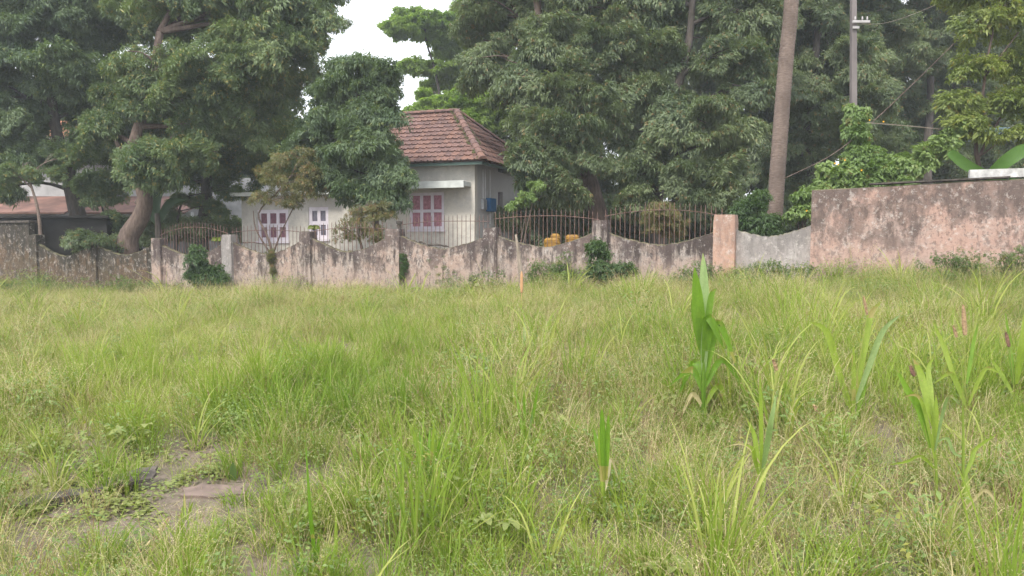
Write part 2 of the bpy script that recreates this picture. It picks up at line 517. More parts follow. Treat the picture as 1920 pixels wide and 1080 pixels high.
CL = {}
def clumps(key, n=5, **kw):
    CL[key] = (make_collection('clump_' + key, [clump_mesh('clump_' + key, **kw) for _ in range(n)]), n)
clumps('mango', mat=M['leaf_mango'], R=0.62, twigs=100, per=15, L=0.115, W=0.038, spread=.8)
clumps('dense', mat=M['leaf_dense'], R=0.60, twigs=100, per=15, L=0.115, W=0.040, droop=0.55, spread=.8)
clumps('cool', mat=M['leaf_cool'], R=0.62, twigs=95, per=15, L=0.125, W=0.042, spread=.8)
clumps('yellow', mat=M['leaf_yellow'], R=0.5, twigs=46, per=12, L=0.12, W=0.055)
clumps('brown', mat=M['leaf_brown'], R=0.5, twigs=32, per=12, L=0.12, W=0.030)
clumps('bright', mat=M['leaf_bright'], R=0.9, twigs=50, per=9, L=0.30, W=0.13, flat=0.4)
clumps('bush', mat=M['leaf_bush'], R=0.25, twigs=40, per=9, L=0.075, W=0.034, flat=0.8)
clumps('vine', mat=M['leaf_vine'], R=0.22, twigs=34, per=6, L=0.085, W=0.07, flat=0.9, droop=0.7)

clumps('straggle', mat=M['leaf_straggle'], R=0.24, twigs=26, per=6, L=0.06, W=0.028, flat=1.5, spread=.9)
_ng = {}
def scatter_group(col):
    if col.name in _ng: return _ng[col.name]
    ng = bpy.data.node_groups.new('scatter_' + col.name, 'GeometryNodeTree')
    ng.interface.new_socket('Geometry', in_out='INPUT', socket_type='NodeSocketGeometry')
    ng.interface.new_socket('Geometry', in_out='OUTPUT', socket_type='NodeSocketGeometry')
    gi = ng.nodes.new('NodeGroupInput'); go = ng.nodes.new('NodeGroupOutput')
    ci = ng.nodes.new('GeometryNodeCollectionInfo')
    ci.inputs['Collection'].default_value = col
    ci.inputs['Separate Children'].default_value = True
    ci.inputs['Reset Children'].default_value = True
    ip = ng.nodes.new('GeometryNodeInstanceOnPoints')
    ip.inputs['Pick Instance'].default_value = True
    def att(nm, dt):
        a = ng.nodes.new('GeometryNodeInputNamedAttribute'); a.data_type = dt
        a.inputs['Name'].default_value = nm
        return a.outputs['Attribute']
    er = ng.nodes.new('FunctionNodeEulerToRotation')
    ng.links.new(att('rot', 'FLOAT_VECTOR'), er.inputs[0])
    ng.links.new(gi.outputs[0], ip.inputs['Points'])
    ng.links.new(ci.outputs[0], ip.inputs['Instance'])
    ng.links.new(att('idx', 'INT'), ip.inputs['Instance Index'])
    ng.links.new(er.outputs[0], ip.inputs['Rotation'])
    ng.links.new(att('scl', 'FLOAT_VECTOR'), ip.inputs['Scale'])
    ng.links.new(ip.outputs[0], go.inputs[0])
    _ng[col.name] = ng
    return ng

def scatter(name, colkey, pts, rot, scl, idx=None, parent=None):
    col, n = CL[colkey] if isinstance(colkey, str) else colkey
    pts = np.asarray(pts, float)
    if parent is not None:
        Mi = np.array(world_of(parent).inverted())
        pts = pts @ Mi[:3, :3].T + Mi[:3, 3]
    me = bpy.data.meshes.new(name)
    me.vertices.add(len(pts)); me.vertices.foreach_set('co', pts.astype(np.float32).ravel())
    if scl.ndim == 1: scl = np.repeat(scl[:, None], 3, 1)
    if idx is None: idx = rng.integers(0, n, len(pts))
    a = me.attributes.new('rot', 'FLOAT_VECTOR', 'POINT'); a.data.foreach_set('vector', rot.astype(np.float32).ravel())
    a = me.attributes.new('scl', 'FLOAT_VECTOR', 'POINT'); a.data.foreach_set('vector', scl.astype(np.float32).ravel())
    a = me.attributes.new('idx', 'INT', 'POINT'); a.data.foreach_set('value', np.asarray(idx).astype(np.int32))
    me.update()
    o = bpy.data.objects.new(name, me)
    COL.objects.link(o)
    if parent: o.parent = parent
    md = o.modifiers.new('scatter', 'NODES'); md.node_group = scatter_group(col)
    o['kind'] = 'stuff'
    return o

def crown(name, blobs, key, parent, dens=1.0, size=1.0):
    """blobs: (centre, (rx, ry, rz)) ellipsoids whose skin carries leaf clumps"""
    PT = []; RT = []; SC = []
    for c, r in blobs:
        sh = {'mango': .16, 'cool': .16, 'dense': .24, 'yellow': .2, 'brown': .15, 'bright': .2}.get(key, .2) * size
        rx, ry, rz = [max(v - sh, v * .45) for v in r]
        area = 4 * math.pi * (((rx*ry)**1.6 + (rx*rz)**1.6 + (ry*rz)**1.6) / 3) ** (1 / 1.6)
        n = max(6, int(area / (0.50 * size * size) * dens))
        u = unit(rng.normal(0, 1, (n, 3)))
        k = 1 - 0.5 * rng.random(n) ** 1.7
        # keep fewer underneath
        keep = (u[:, 2] > -0.55) | (rng.random(n) < 0.5)
        u = u[keep]; k = k[keep]; n = len(u)
        p = np.array(c)[None] + u * np.array([[rx, ry, rz]]) * k[:, None]
        PT.append(p)
        tilt = rng.normal(0, 0.3, (n, 3))
        tilt[:, 0] += -u[:, 1] * 0.5; tilt[:, 1] += u[:, 0] * 0.5
        tilt[:, 2] = rng.uniform(0, 6.28, n)
        # tilt first around world axes is approximated by tilting after the spin
        RT.append(np.stack([tilt[:, 0], tilt[:, 1], tilt[:, 2]], 1))
        SC.append(size * rng.uniform(0.65, 1.25, n))
    return scatter(name, key, np.concatenate(PT), np.concatenate(RT), np.concatenate(SC), parent=parent)

def blob(px, py, Y, rpx, rpy, depth=None):
    """an ellipsoid of rpx x rpy photo pixels at distance Y"""
    c = P(px, py, Y)
    rx, rz = rpx * Y / F, rpy * Y / F
    return (c, (rx, depth if depth else (rx + rz) / 2, rz))

def limb(mb, pts, r0, r1, n=9, seg=14, noise_=0.05):
    q = spline(pts, seg)
    R = [r0 + (r1 - r0) * (i / seg) ** 0.8 for i in range(seg + 1)]
    mb.tube(q, R, n, noise=noise_)
    return q

def tree(name, label, cat, Y, trunk, width, blobs, key, bark='bark_dark', dens=1.0, size=1.0, limbs=None, group='trees beyond the boundary wall', topw=0.35):
    """trunk: list of photo pixels [(px,py),...] from base upwards, or with own Y"""
    pts = [P(t[0], t[1], t[2] if len(t) > 2 else Y) for t in trunk]
    b = pts[0].copy(); b.z = min(b.z, float(gh(b.x, min(b.y, 20))) - 0.0)
    b.z = float(gh(b.x, min(b.y, 14)))
    pts = [b] + (pts if pts[0].z > b.z + 0.3 else pts[1:])
    root = empty(name, b, label, cat, group)
    mb = MB()
    w = width * Y / F / 2
    q = limb(mb, [pts[0] - Vector((0, 0, 0.2))] + pts[1:], w * 1.25, w * topw, 11, 20)
    BL = [blob(*t) if not isinstance(t[0], Vector) else t for t in blobs]
    for c, r in BL:
        # a limb from the trunk into every mass of leaves
        k = min(range(6, len(q)), key=lambda i: (q[i] - c).length + max(0, q[i].z - c.z) * 1.5)
        a = q[k]
        mid = a.lerp(c, 0.5) + Vector((random.uniform(-.2, .2), random.uniform(-.2, .2), random.uniform(0.0, 0.4)))
        limb(mb, [a, mid, c + Vector((0, 0, r[2] * 0.3))], w * 0.32, w * 0.08, 6, 8)
        for _ in range(3):
            e = c + Vector((random.uniform(-1, 1) * r[0], random.uniform(-1, 1) * r[1], random.uniform(0, 1) * r[2])) * 0.7
            limb(mb, [mid, mid.lerp(e, 0.5) + Vector((0, 0, .15)), e], w * 0.15, w * 0.04, 5, 6)
    for lb in (limbs or []):
        wd = lb[0]
        lp = [P(t[0], t[1], t[2] if len(t) > 2 else Y) for t in lb[1:]]
        limb(mb, lp, wd * Y / F / 2, wd * Y / F / 5, 9, 14)
    mb.build('trunk', M[bark], root, smooth=True)
    crown('crown', BL, key, root, dens, size)
    return root

# ---------------------------------------------------------------- the ground
def build_ground():
    xs = np.concatenate([np.linspace(-400, -30, 12)[:-1], np.linspace(-30, 30, 181), np.linspace(30, 400, 12)[1:]])
    ys = np.concatenate([np.linspace(-60, -2, 10)[:-1], np.linspace(-2, 30, 129), np.linspace(30, 500, 14)[1:]])
    X, Y = np.meshgrid(xs, ys)
    Z = gh(X, Y) + 0.02 * np.sin(X * 9 + Y * 4) * np.sin(Y * 8 - X * 3)
    V = np.stack([X, Y, Z], -1).reshape(-1, 3)
    nx = len(xs)
    i = np.arange((len(ys) - 1) * (nx - 1)); r = i // (nx - 1); c = i % (nx - 1)
    a = r * nx + c
    Fq = np.stack([a, a + 1, a + nx + 1, a + nx], 1)
    me = mesh_np('ground', V, Fq, [M['ground']])
    me.polygons.foreach_set('use_smooth', [True] * len(me.polygons))
    o = bpy.data.objects.new('ground', me); COL.objects.link(o)
    tag(o, kind='structure')
build_ground()

def haze():
    mb = MB(); mb.box((-75, -12, -1.5), (75, 75, 24))
    m = bpy.data.materials.new('haze'); m.use_nodes = True
    nt = m.node_tree
    nt.nodes.remove(nt.nodes['Principled BSDF'])
    v = nt.nodes.new('ShaderNodeVolumePrincipled')
    v.inputs['Color'].default_value = (0.86, 0.92, 1.0, 1)
    v.inputs['Density'].default_value = HAZE
    v.inputs['Anisotropy'].default_value = 0.2
    nt.links.new(v.outputs[0], nt.nodes['Material Output'].inputs['Volume'])
    o = mb.build('haze', m); tag(o, 'thin humid haze in the air', 'haze', kind='stuff')
HAZE = 0.0014
if HAZE: haze()

# ---------------------------------------------------------------- boundary wall with scalloped bays
def W(i, off=0.0):
    """point on the wall line at pillar number i; off = towards the camera"""
    n = Vector((-0.4043, -0.9146, 0))
    return Vector((-10.01 + 2.389 * i, 22 - 1.056 * i, 0)) + n * off
WD = Vector((0.9146, -0.4043, 0))
WN = Vector((-0.4043, -0.9146, 0))

def wz(px, py, i):
    return P(px, py, W(i).y).z

PIL = {-2: (70, 440), -1: (180, 449), 0: (300, 447), 1: (433, 440), 2: (575, 434), 3: (737, 430), 4: (917, 427), 5: (1125, 414), 6: (1360, 403)}
PZ = {i: wz(p[0], p[1], i) for i, p in PIL.items()}
# height of the scallop at its two ends and in its middle, in photo rows
BAY = {-2: (452, 480, 455), -1: (458, 478, 452), 0: (455, 480, 450), 1: (449, 476, 444), 2: (441, 472, 437), 3: (435, 466, 438), 4: (437, 463, 429), 5: (431, 459, 425), 6: (424, 443, 418)}
BAY_END = {6: 6.64}

def bay_top(i, t):
    e = BAY_END.get(i, i + 1)
    a = wz(960 + F * W(i).x / W(i).y, BAY[i][0], i)
    c = wz(960 + F * W(e).x / W(e).y, BAY[i][2], e)
    m_ = W((i + e) / 2)
    m = wz(960 + F * m_.x / m_.y, BAY[i][1], (i + e) / 2)
    u = abs(t - 0.5) * 2
    end = a if t < 0.5 else c
    s = u ** 1.5
    return m + (end - m) * s

wall = empty('boundary_wall', W(2) + Vector((0, 0, float(gh(*W(2)[:2])))), 'long old plastered boundary wall with scalloped dips between its square pillars, stained pink and black', 'wall')

def wall_panel(i, mat):
    e = BAY_END.get(i, i + 1)
    n = 40
    mb = MB()
    T = 0.07
    for k in range(n + 1):
        t = k / n
        j = i + (e - i) * t
        z = bay_top(i, t) + random.uniform(-0.012, 0.012)
        p = W(j)
        g = float(gh(p.x, p.y)) - 0.4
        mb.v += [tuple(p + WN * T + Vector((0, 0, g))), tuple(p + WN * T + Vector((0, 0, z - 0.02))), tuple(p + WN * (T - 0.025) + Vector((0, 0, z))),
                 tuple(p - WN * (T - 0.025) + Vector((0, 0, z))), tuple(p - WN * T + Vector((0, 0, z - 0.02))), tuple(p - WN * T + Vector((0, 0, g)))]
    for k in range(n):
        a = k * 6; b = a + 6
        for q in range(5):
            mb.f.append((a + q, b + q, b + q + 1, a + q + 1))
    mb.f.append((0, 1, 2, 3, 4, 5)); q = n * 6
    mb.f.append((q + 5, q + 4, q + 3, q + 2, q + 1, q))
    return mb.build('wall_panel', M[mat], wall)

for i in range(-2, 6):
    o = wall_panel(i, 'wall_old_shaded' if i < 0 else 'wall')
o = wall_panel(6, 'wall_grey'); tag(o, 'smooth grey rendered panel beside the tall wall')

def wall_frame(j, z):
    p = W(j)
    return Matrix.Translation((p.x, p.y, z)) @ Matrix.Rotation(math.atan2(WD.y, WD.x), 4, 'Z')

def pillar(i, w=0.33, d=0.30, mat='wall', label=None, jag=0.015, proud=0.0):
    mb = MB()
    g = float(gh(*W(i)[:2])) - 0.4
    Mx = wall_frame(i, 0)
    z = PZ[i]
    nz = 12
    # square shaft, subdivided and slightly uneven, with a worn top
    rings = []
    for k in range(nz + 1):
        zz = g + (z - g) * k / nz
        s = 1.0 if k < nz else 0.93
        ring = []
        for (a, b) in ((-1, -1), (0, -1.0), (1, -1), (1, 0), (1, 1), (0, 1), (-1, 1), (-1, 0)):
            ring.append(Mx @ Vector((a * w / 2 * s + random.uniform(-jag, jag) * 0.4, b * d / 2 * s - proud + random.uniform(-jag, jag) * 0.4, zz + (random.uniform(-jag, jag) if k == nz else 0))))
        rings.append(ring)
    for k, r in enumerate(rings):
        mb.v += [tuple(q) for q in r]
    for k in range(nz):
        for q in range(8):
            a = k * 8 + q; b = k * 8 + (q + 1) % 8
            mb.f.append((a, b, b + 8, a + 8))
    mb.f.append(tuple(nz * 8 + q for q in range(8)))
    o = mb.build('pillar', M[mat], wall)
    if label: tag(o, label)
    return o
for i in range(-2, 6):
    pillar(i, w=0.34 if i != 3 else 0.40, mat='wall_old_shaded' if i < 0 else ('wall_grey' if i == 1 else 'wall'), label='grey topped pillar' if i == 1 else None)
pillar(6, w=0.42, d=0.5, mat='pillar_new', label='clean salmon coloured pillar', jag=0.004, proud=0.02)

# tall wall on the right
def tall_wall():
    root = empty('tall_wall', W(7.2) + Vector((0, 0, 0.5)), 'tall salmon plastered wall with black mould at the right end of the boundary wall', 'wall')
    a, b = W(6.615, 0.02), W(11.5, 0.02)
    mb = MB()
    n = 60
    for k in range(n + 1):
        p = a.lerp(b, k / n)
        z = 2.555 + 0.12 * min(k / 18.0, 1) + random.uniform(-0.008, 0.008)
        g = 0.0
        for (o, zz) in ((0.13, g), (0.13, z - 0.35), (0.125, z - 0.015), (0.11, z), (-0.11, z), (-0.13, z - 0.02), (-0.13, g)):
            mb.v.append(tuple(p + WN * o + Vector((0, 0, zz))))
    for k in range(n):
        for q in range(6):
            x = k * 7 + q
            mb.f.append((x, x + 7, x + 8, x + 1))
    mb.f.append(tuple(range(7))); mb.f.append(tuple(n * 7 + q for q in reversed(range(7))))
    mb.build('wall_body', M['wall_big'], root)
    # thin dark sheet laid along its top edge
    mb = MB()
    c, d = W(7.0, 0.02), W(7.85, 0.02)
    for p, h in ((c, -0.045), (d, 0.012)):
        mb.v += [tuple(p + WN * o + Vector((0, 0, zz + h))) for (o, zz) in ((0.16, 2.672), (0.16, 2.70), (-0.15, 2.70), (-0.15, 2.672))]
    mb.f += [(0, 4, 5, 1), (1, 5, 6, 2), (2, 6, 7, 3), (3, 7, 4, 0), (0, 1, 2, 3), (7, 6, 5, 4)]
    mb.build('coping_strip', M['slab'], root)
    mb = MB()
    c, d = W(7.62, -0.02), W(11.4, -0.02)
    z0, z1 = 2.70, P(1800, 319, c.y).z
    for p in (c, d):
        mb.v += [tuple(p + WN * o + Vector((0, 0, zz))) for (o, zz) in ((0.07, z0), (0.07, z1), (-0.12, z1), (-0.12, z0))]
    mb.f += [(0, 4, 5, 1), (1, 5, 6, 2), (2, 6, 7, 3), (3, 7, 4, 0), (0, 1, 2, 3), (7, 6, 5, 4)]
    mb.build('raised_coping', M['coping'], root)
tall_wall()

# old flat topped wall at the far left
def left_wall():
    root = empty('old_wall', W(-3), 'mossy brown flat topped wall at the far left, darkened by painted shade', 'wall')
    a, b = W(-5.5), W(-2.08)
    mb = MB()
    za = P(30, 418, W(-2.4).y).z
    n = 30
    for k in range(n + 1):
        p = a.lerp(b, k / n); z = za + random.uniform(-0.01, 0.01)
        for (o, zz) in ((0.10, -0.3), (0.10, z - 0.02), (0.08, z), (-0.08, z), (-0.10, z - 0.02), (-0.10, -0.3)):
            mb.v.append(tuple(p + WN * o + Vector((0, 0, zz))))
    for k in range(n):
        for q in range(5):
            x = k * 6 + q; mb.f.append((x, x + 6, x + 7, x + 1))
    mb.f.append(tuple(range(6))); mb.f.append(tuple(n * 6 + q for q in reversed(range(6))))
    mb.build('wall_body', M['wall_old_shaded'], root)
    mb = MB()
    for p in (a, b + WD * 0.1):
        mb.v += [tuple(p + WN * o + Vector((0, 0, zz))) for (o, zz) in ((0.16, za + 0.004), (0.16, za + 0.07), (-0.16, za + 0.07), (-0.16, za + 0.004))]
    mb.f += [(0, 4, 5, 1), (1, 5, 6, 2), (2, 6, 7, 3), (3, 7, 4, 0), (0, 1, 2, 3), (7, 6, 5, 4)]
    mb.build('coping', M['slab'], root)
left_wall()

# dark lean-to shed behind the left end
def shed():
    c = P(130, 470, 25.2); c.z = 0
    root = empty('shed', c, 'low black shed wall with a thin roof edge behind the left bays', 'shed')
    mb = MB()
    x0, x1 = P(-60, 400, 25.4).x, P(196, 400, 25.0).x
    z = P(100, 409, 25.2).z
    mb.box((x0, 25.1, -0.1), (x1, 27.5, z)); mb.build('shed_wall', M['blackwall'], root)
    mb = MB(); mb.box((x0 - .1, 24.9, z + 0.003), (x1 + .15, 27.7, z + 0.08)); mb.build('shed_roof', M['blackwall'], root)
shed()

# ---------------------------------------------------------------- iron railings
def railing(i, top, label, nb=23, crop=None):
    """top: photo rows of the bar tips at the two ends and in the middle"""
    e = i + 1
    root = empty('railing', W(i + .5) + Vector((0, 0, bay_top(i, .5))), label, 'railing', 'iron railings on the boundary wall')
    za, zm, zc = wz(0, top[0], i), wz(0, top[1], i + .5), wz(0, top[2], e)
    def ztop(t):
        u = abs(t - 0.5) * 2
        return zm + ((za if t < .5 else zc) - zm) * u * u
    for k in range(nb):
        t = (k + 0.9) / (nb + 0.8)
        if crop and not (crop[0] <= t <= crop[1]): continue
        j = i + t
        p = W(j)
        lean = random.uniform(-0.012, 0.012)
        z0 = bay_top(i, t) - 0.04; z1 = ztop(t) + random.uniform(-0.02, 0.02)
        if z1 < z0 + 0.1: continue
        mb = MB()
        r = 0.008
        a = p + Vector((0, 0, z0)); b = p + WD * lean + Vector((0, 0, z1 - 0.05)); c = p + WD * lean + Vector((0, 0, z1))
        mb.tube([a, b, c], [r, r, 0.002], 6)
        mb.build('bar', M['rust'], root)
    # two flat rails running through the bars
    for dz in (0.16,):
        mb = MB()
        pts = []
        t0, t1 = crop if crop else (0.02, 0.98)
        for k in range(17):
            t = t0 + (t1 - t0) * k / 16
            pts.append(W(i + t, 0.011) + Vector((0, 0, ztop(t) - dz)))
        mb.tube(pts, 0.008, 5)
        mb.build('rail', M['rust'], root)
    return root
railing(0, (432, 415, 428), 'rusty arched iron railing in front of the dark trees, left of the grey topped pillar')
railing(1, (425, 420, 425), 'thin iron railing in front of the left pair of pink curtained windows', nb=20)
railing(2, (425, 415, 418), 'iron railing half hidden by the brown bush', nb=20)
railing(3, (412, 402, 402), 'iron railing in front of the white wall below the large pink window', nb=22)
railing(4, (398, 391, 399), 'rusty iron railing in front of the yellow containers', nb=24)
railing(5, (393, 379, 392), 'tall rusty iron railing left of the clean salmon pillar', nb=24)

# ---------------------------------------------------------------- the tiled house
HA = math.radians(20)
HU = Vector((-math.cos(HA), math.sin(HA), 0))      # along the front, to the left
HV = Vector((math.sin(HA), math.cos(HA), 0))       # along the side, to the back
EC = Vector((-0.86, 22.7, 0))                       # eave corner
OH = 0.42
HC = EC + HU * OH + HV * OH                         # wall corner
ZE = P(905, 301, 22.7).z
def H(s, t, z): return HC + HU * s + HV * t + Vector((0, 0, z))

house = empty('tiled_house', HC, 'white single storey house with a clay tiled hip roof and pink curtained windows', 'house')
HL, HWD = 4.6, 6.0

def hbox(mb, s0, s1, t0, t1, z0, z1):
    vs = [H(s0,t0,z0), H(s1,t0,z0), H(s1,t1,z0), H(s0,t1,z0), H(s0,t0,z1), H(s1,t0,z1), H(s1,t1,z1), H(s0,t1,z1)]
    mb.add(vs, [(0,1,2,3),(7,6,5,4),(4,5,1,0),(5,6,2,1),(6,7,3,2),(7,4,0,3)])

def sOf(px):
    """distance along the front wall plane at photo column px"""
    a = (px - 960) / F
    # (HC.x + HU.x s) = a (HC.y + HU.y s)
    return (a * HC.y - HC.x) / (HU.x - a * HU.y)
def tOf(px):
    a = (px - 960) / F
    return (a * HC.y - HC.x) / (HV.x - a * HV.y)
def zf(px, py): s = sOf(px); return P(px, py, HC.y + HU.y * s).z
def zs(px, py): t = tOf(px); return P(px, py, HC.y + HV.y * t).z

WALLTOP = ZE + 0.06
# front wall is built around its window openings
win3 = (sOf(833), sOf(768), zf(800, 430), zf(800, 361))
win2 = (sOf(617), sOf(580), zf(600, 448), zf(600, 388))
win1 = (sOf(542), sOf(484), zf(512, 452), zf(512, 393))
def front_wall(s0, s1, z0, z1, holes, mat, name='front_wall'):
    mb = MB()
    hs = sorted(holes)
    cur = s0
    for (a, b, c, d) in hs:
        hbox(mb, cur, a, 0, 0.2, z0, z1)
        hbox(mb, a, b, 0, 0.2, z0, c)
        hbox(mb, a, b, 0, 0.2, d, z1)
        cur = b
    hbox(mb, cur, s1, 0, 0.2, z0, z1)
    return mb.build(name, M[mat], house)
front_wall(0, HL, -0.1, WALLTOP, [win3], 'cream')
LZ = zf(600, 366)
front_wall(HL, sOf(455), -0.1, LZ, [win2, win1], 'cream', 'wing_wall')
vz = (zs(933, 322), zs(933, 304))
v0, v1 = tOf(931), tOf(950)
d0, d1 = tOf(934), tOf(943)
dz1 = zs(938, 360)
mb = MB()
hbox(mb, 0, 0.2, 0.203, d0, -0.1, WALLTOP)
hbox(mb, 0, 0.2, d0, d1, dz1, vz[0])
hbox(mb, 0, 0.2, d1, HWD - OH * 2, -0.1, vz[0])
hbox(mb, 0, 0.2, d0, v0 if v0 > d0 else d0 + .01, vz[0], WALLTOP)
hbox(mb, 0, 0.2, v1, HWD - OH * 2, vz[0], WALLTOP)
hbox(mb, 0, 0.2, max(v0, d0), v1, vz[1], WALLTOP)
mb.build('side_wall', M['greywall_shaded'], house)
mb = MB(); hbox(mb, 0.12, 0.16, d0 - .05, d1 + .05, -0.1, dz1 + .05); mb.build('side_door', mat_simple('plum_door', (0.09, 0.05, 0.07), 0.6), house)
mb = MB(); hbox(mb, 0.13, 0.17, v0 - .05, v1 + .05, vz[0] - .05, vz[1] + .05); mb.build('vent', M['dark'], house)
mb = MB()
hbox(mb, HL, sOf(455), 0.203, 4.0, LZ - 0.1, LZ - 0.02)     # ceiling of the wing
hbox(mb, 0.2, HL, HWD - OH*2 - 0.2, HWD - OH * 2, -0.1, WALLTOP)
hbox(mb, HL - .2, HL, 0.203, HWD - OH * 2 - .203, -0.1, WALLTOP)
hbox(mb, sOf(455) - 0.2, sOf(455), 0.203, 4.0, -0.1, LZ - 0.103)
hbox(mb, HL + .003, sOf(455) - 0.203, 3.8, 4.0, -0.1, LZ - 0.103)
mb.build('inner_walls', M['greywall_shaded'], house)
mb = MB(); hbox(mb, HL + 0.003, sOf(455) + 0.12, -0.42, 4.1, LZ + 0.002, LZ + 0.12); mb.build('flat_roof_slab', M['shade'], house)

def window(w, cols, cur, mull=0.06, label=None, fr='frame'):
    s0, s1, z0, z1 = w
    mb = MB()
    hbox(mb, s0 - .05, s1 + .05, -0.06, -0.002, z0 - .07, z0 - .01)
    hbox(mb, s0, s1, 0.03, 0.10, z0, z0 + mull); hbox(mb, s0, s1, 0.03, 0.10, z1 - mull, z1)
    for k in range(cols + 1):
        s = s0 + (s1 - s0 - mull) * k / cols
        hbox(mb, s, s + mull, 0.028, 0.102, z0 + mull, z1 - mull)
    zm = z0 + (z1 - z0) * 0.5
    cw = (s1 - s0 - mull) / cols
    for k in range(cols):
        hbox(mb, s0 + cw * k + mull, s0 + cw * (k + 1), 0.032, 0.098, zm - mull / 2, zm + mull / 2)
    f = mb.build('window', M[fr], house)
    if label: tag(f, label)
    for k in range(cols):
        for (a, b) in ((z0 + mull, zm - mull / 2), (zm + mull / 2, z1 - mull)):
            mb = MB()
            hbox(mb, s0 + cw * k + mull, s0 + cw * (k + 1), 0.06, 0.066, a, b)
            mb.build('pane', M[cur], f)
    return f
window(win3, 3, 'curtain', 0.09, 'large white framed window with pink curtains under the sunshade')
window(win2, 2, 'glass_dark', 0.12, 'narrow two light window beside the brown bush')
window(win1, 3, 'curtain_dark', 0.12, 'three light window with dark pink curtains at the left end')

# sunshade over the big window
mb = MB(); sa, sb_ = sOf(884), sOf(752)
zt = P(820, 343, 23.1).z
hbox(mb, sa, sb_, -0.55, -0.003, zt - 0.10, zt + 0.03)
hbox(mb, sa - 0.01, sb_ + 0.01, -0.60, -0.553, zt - 0.155, zt + 0.05)
mb.build('sunshade', M['shade'], house)
# plinth line, conduits, meter boxes
for px in (905, 918, 909):
    mb = MB(); t = tOf(px); p0 = H(-0.02, t, zs(px, 318)); p1 = H(-0.02, t, zs(px, 372 if px != 918 else 420))
    mb.tube([p0, p1], 0.012, 6); mb.build('conduit', M['pvc'], house)
mb = MB(); hbox(mb, -0.16, -0.003, tOf(911), tOf(922), zs(917, 397), zs(917, 372)); o = mb.build('meter_box', M['blue'], house, bevel=0.01); tag(o, 'blue meter box')
mb = MB(); hbox(mb, -0.10, -0.003, tOf(901.5), tOf(908), zs(905, 393), zs(905, 374)); o = mb.build('meter_box', M['meter'], house, bevel=0.008); tag(o, 'small grey meter box')

# hip roof
def E(s, t, z): return EC + HU * s + HV * t + Vector((0, 0, z))
RL = HL + OH * 2 + 0.2
ap_s, ap_t = 2.25, HWD / 2 + 0.2
ZR = P(845, 211, E(ap_s, ap_t, 0).y).z
RW = ap_t * 2
roof = MB()
roof.add([E(0, 0, ZE), E(RL, 0, ZE), E(RL, RW, ZE), E(0, RW, ZE), E(ap_s, ap_t, ZR), E(RL, ap_t, ZR)],
         [(0, 1, 5, 4), (3, 0, 4), (2, 3, 4, 5), (1, 2, 5), (3, 2, 1, 0)])
roof = roof.build('roof', mat_simple('tile_underlay', (0.12, 0.065, 0.055), 0.95), house)
mb = MB()
for (a, b, c, d) in ((0.06, RL, 0.04, 0.07), ):
    vs = [E(0.04, 0.04, ZE - 0.10), E(RL, 0.04, ZE - 0.10), E(RL, 0.07, ZE - 0.10), E(0.04, 0.07, ZE - 0.10), E(0.04, 0.04, ZE - 0.01), E(RL, 0.04, ZE - 0.01), E(RL, 0.07, ZE - 0.01), E(0.04, 0.07, ZE - 0.01)]
    mb.add(vs, [(0,1,2,3),(7,6,5,4),(4,5,1,0),(5,6,2,1),(6,7,3,2),(7,4,0,3)])
mb.build('fascia', M['fascia'], house)
mb = MB()
vs = [E(0.04, 0.073, ZE - 0.10), E(0.07, 0.073, ZE - 0.10), E(0.07, RW, ZE - 0.10), E(0.04, RW, ZE - 0.10), E(0.04, 0.073, ZE - 0.01), E(0.07, 0.073, ZE - 0.01), E(0.07, RW, ZE - 0.01), E(0.04, RW, ZE - 0.01)]
mb.add(vs, [(0,1,2,3),(7,6,5,4),(4,5,1,0),(5,6,2,1),(6,7,3,2),(7,4,0,3)])
mb.build('fascia', M['fascia'], house)

# one Mangalore tile: wavy plate with a raised roll and a thick lower lip
TW, TLn = 0.215, 0.31
def tile_mesh():
    me = bpy.data.meshes.new('tile')
    prof = [(0.0, 0.035), (0.02, 0.05), (0.045, 0.035), (0.075, 0.012), (0.12, 0.022), (0.16, 0.010), (0.205, 0.018), (0.245, 0.035)]
    vs = []; fs = []
    n = len(prof)
    for (x, h) in prof: vs.append((x, -0.01, h + 0.035))
    for (x, h) in prof: vs.append((x, TLn + 0.03, h * 0.8 - 0.004))
    for (x, h) in prof: vs.append((x, -0.005, h + 0.003))
    for k in range(n - 1):
        fs.append((k, k + 1, n + k + 1, n + k)); fs.append((2 * n + k, 2 * n + k + 1, k + 1, k))
    me.from_pydata(vs, [], fs); me.materials.append(M['tile']); me.update()
    return me
TM = tile_mesh()
tiles = []
def tile_face(origin, along, upslope, width_fn, rows):
    nrm = along.cross(upslope).normalized()
    if nrm.z < 0: nrm = -nrm
    for r in range(rows):
        y = r * TLn
        lo, hi = width_fn(y + TLn * 0.5)
        c0 = int(math.floor(lo / TW)); c1 = int(math.ceil(hi / TW))
        for c in range(c0, c1):
            x = c * TW
            if x + TW * 0.6 < lo or x + TW * 0.4 > hi: continue
            p = origin + along * x + upslope * y + nrm * (0.008 + random.uniform(0, 0.01))
            R = Matrix((along, upslope, nrm)).transposed().to_4x4()
            R = Matrix.Translation(p) @ R @ Matrix.Rotation(random.gauss(0, 0.012), 4, 'Z') @ Matrix.Rotation(random.gauss(0, 0.012), 4, 'X')
            tiles.append(R)
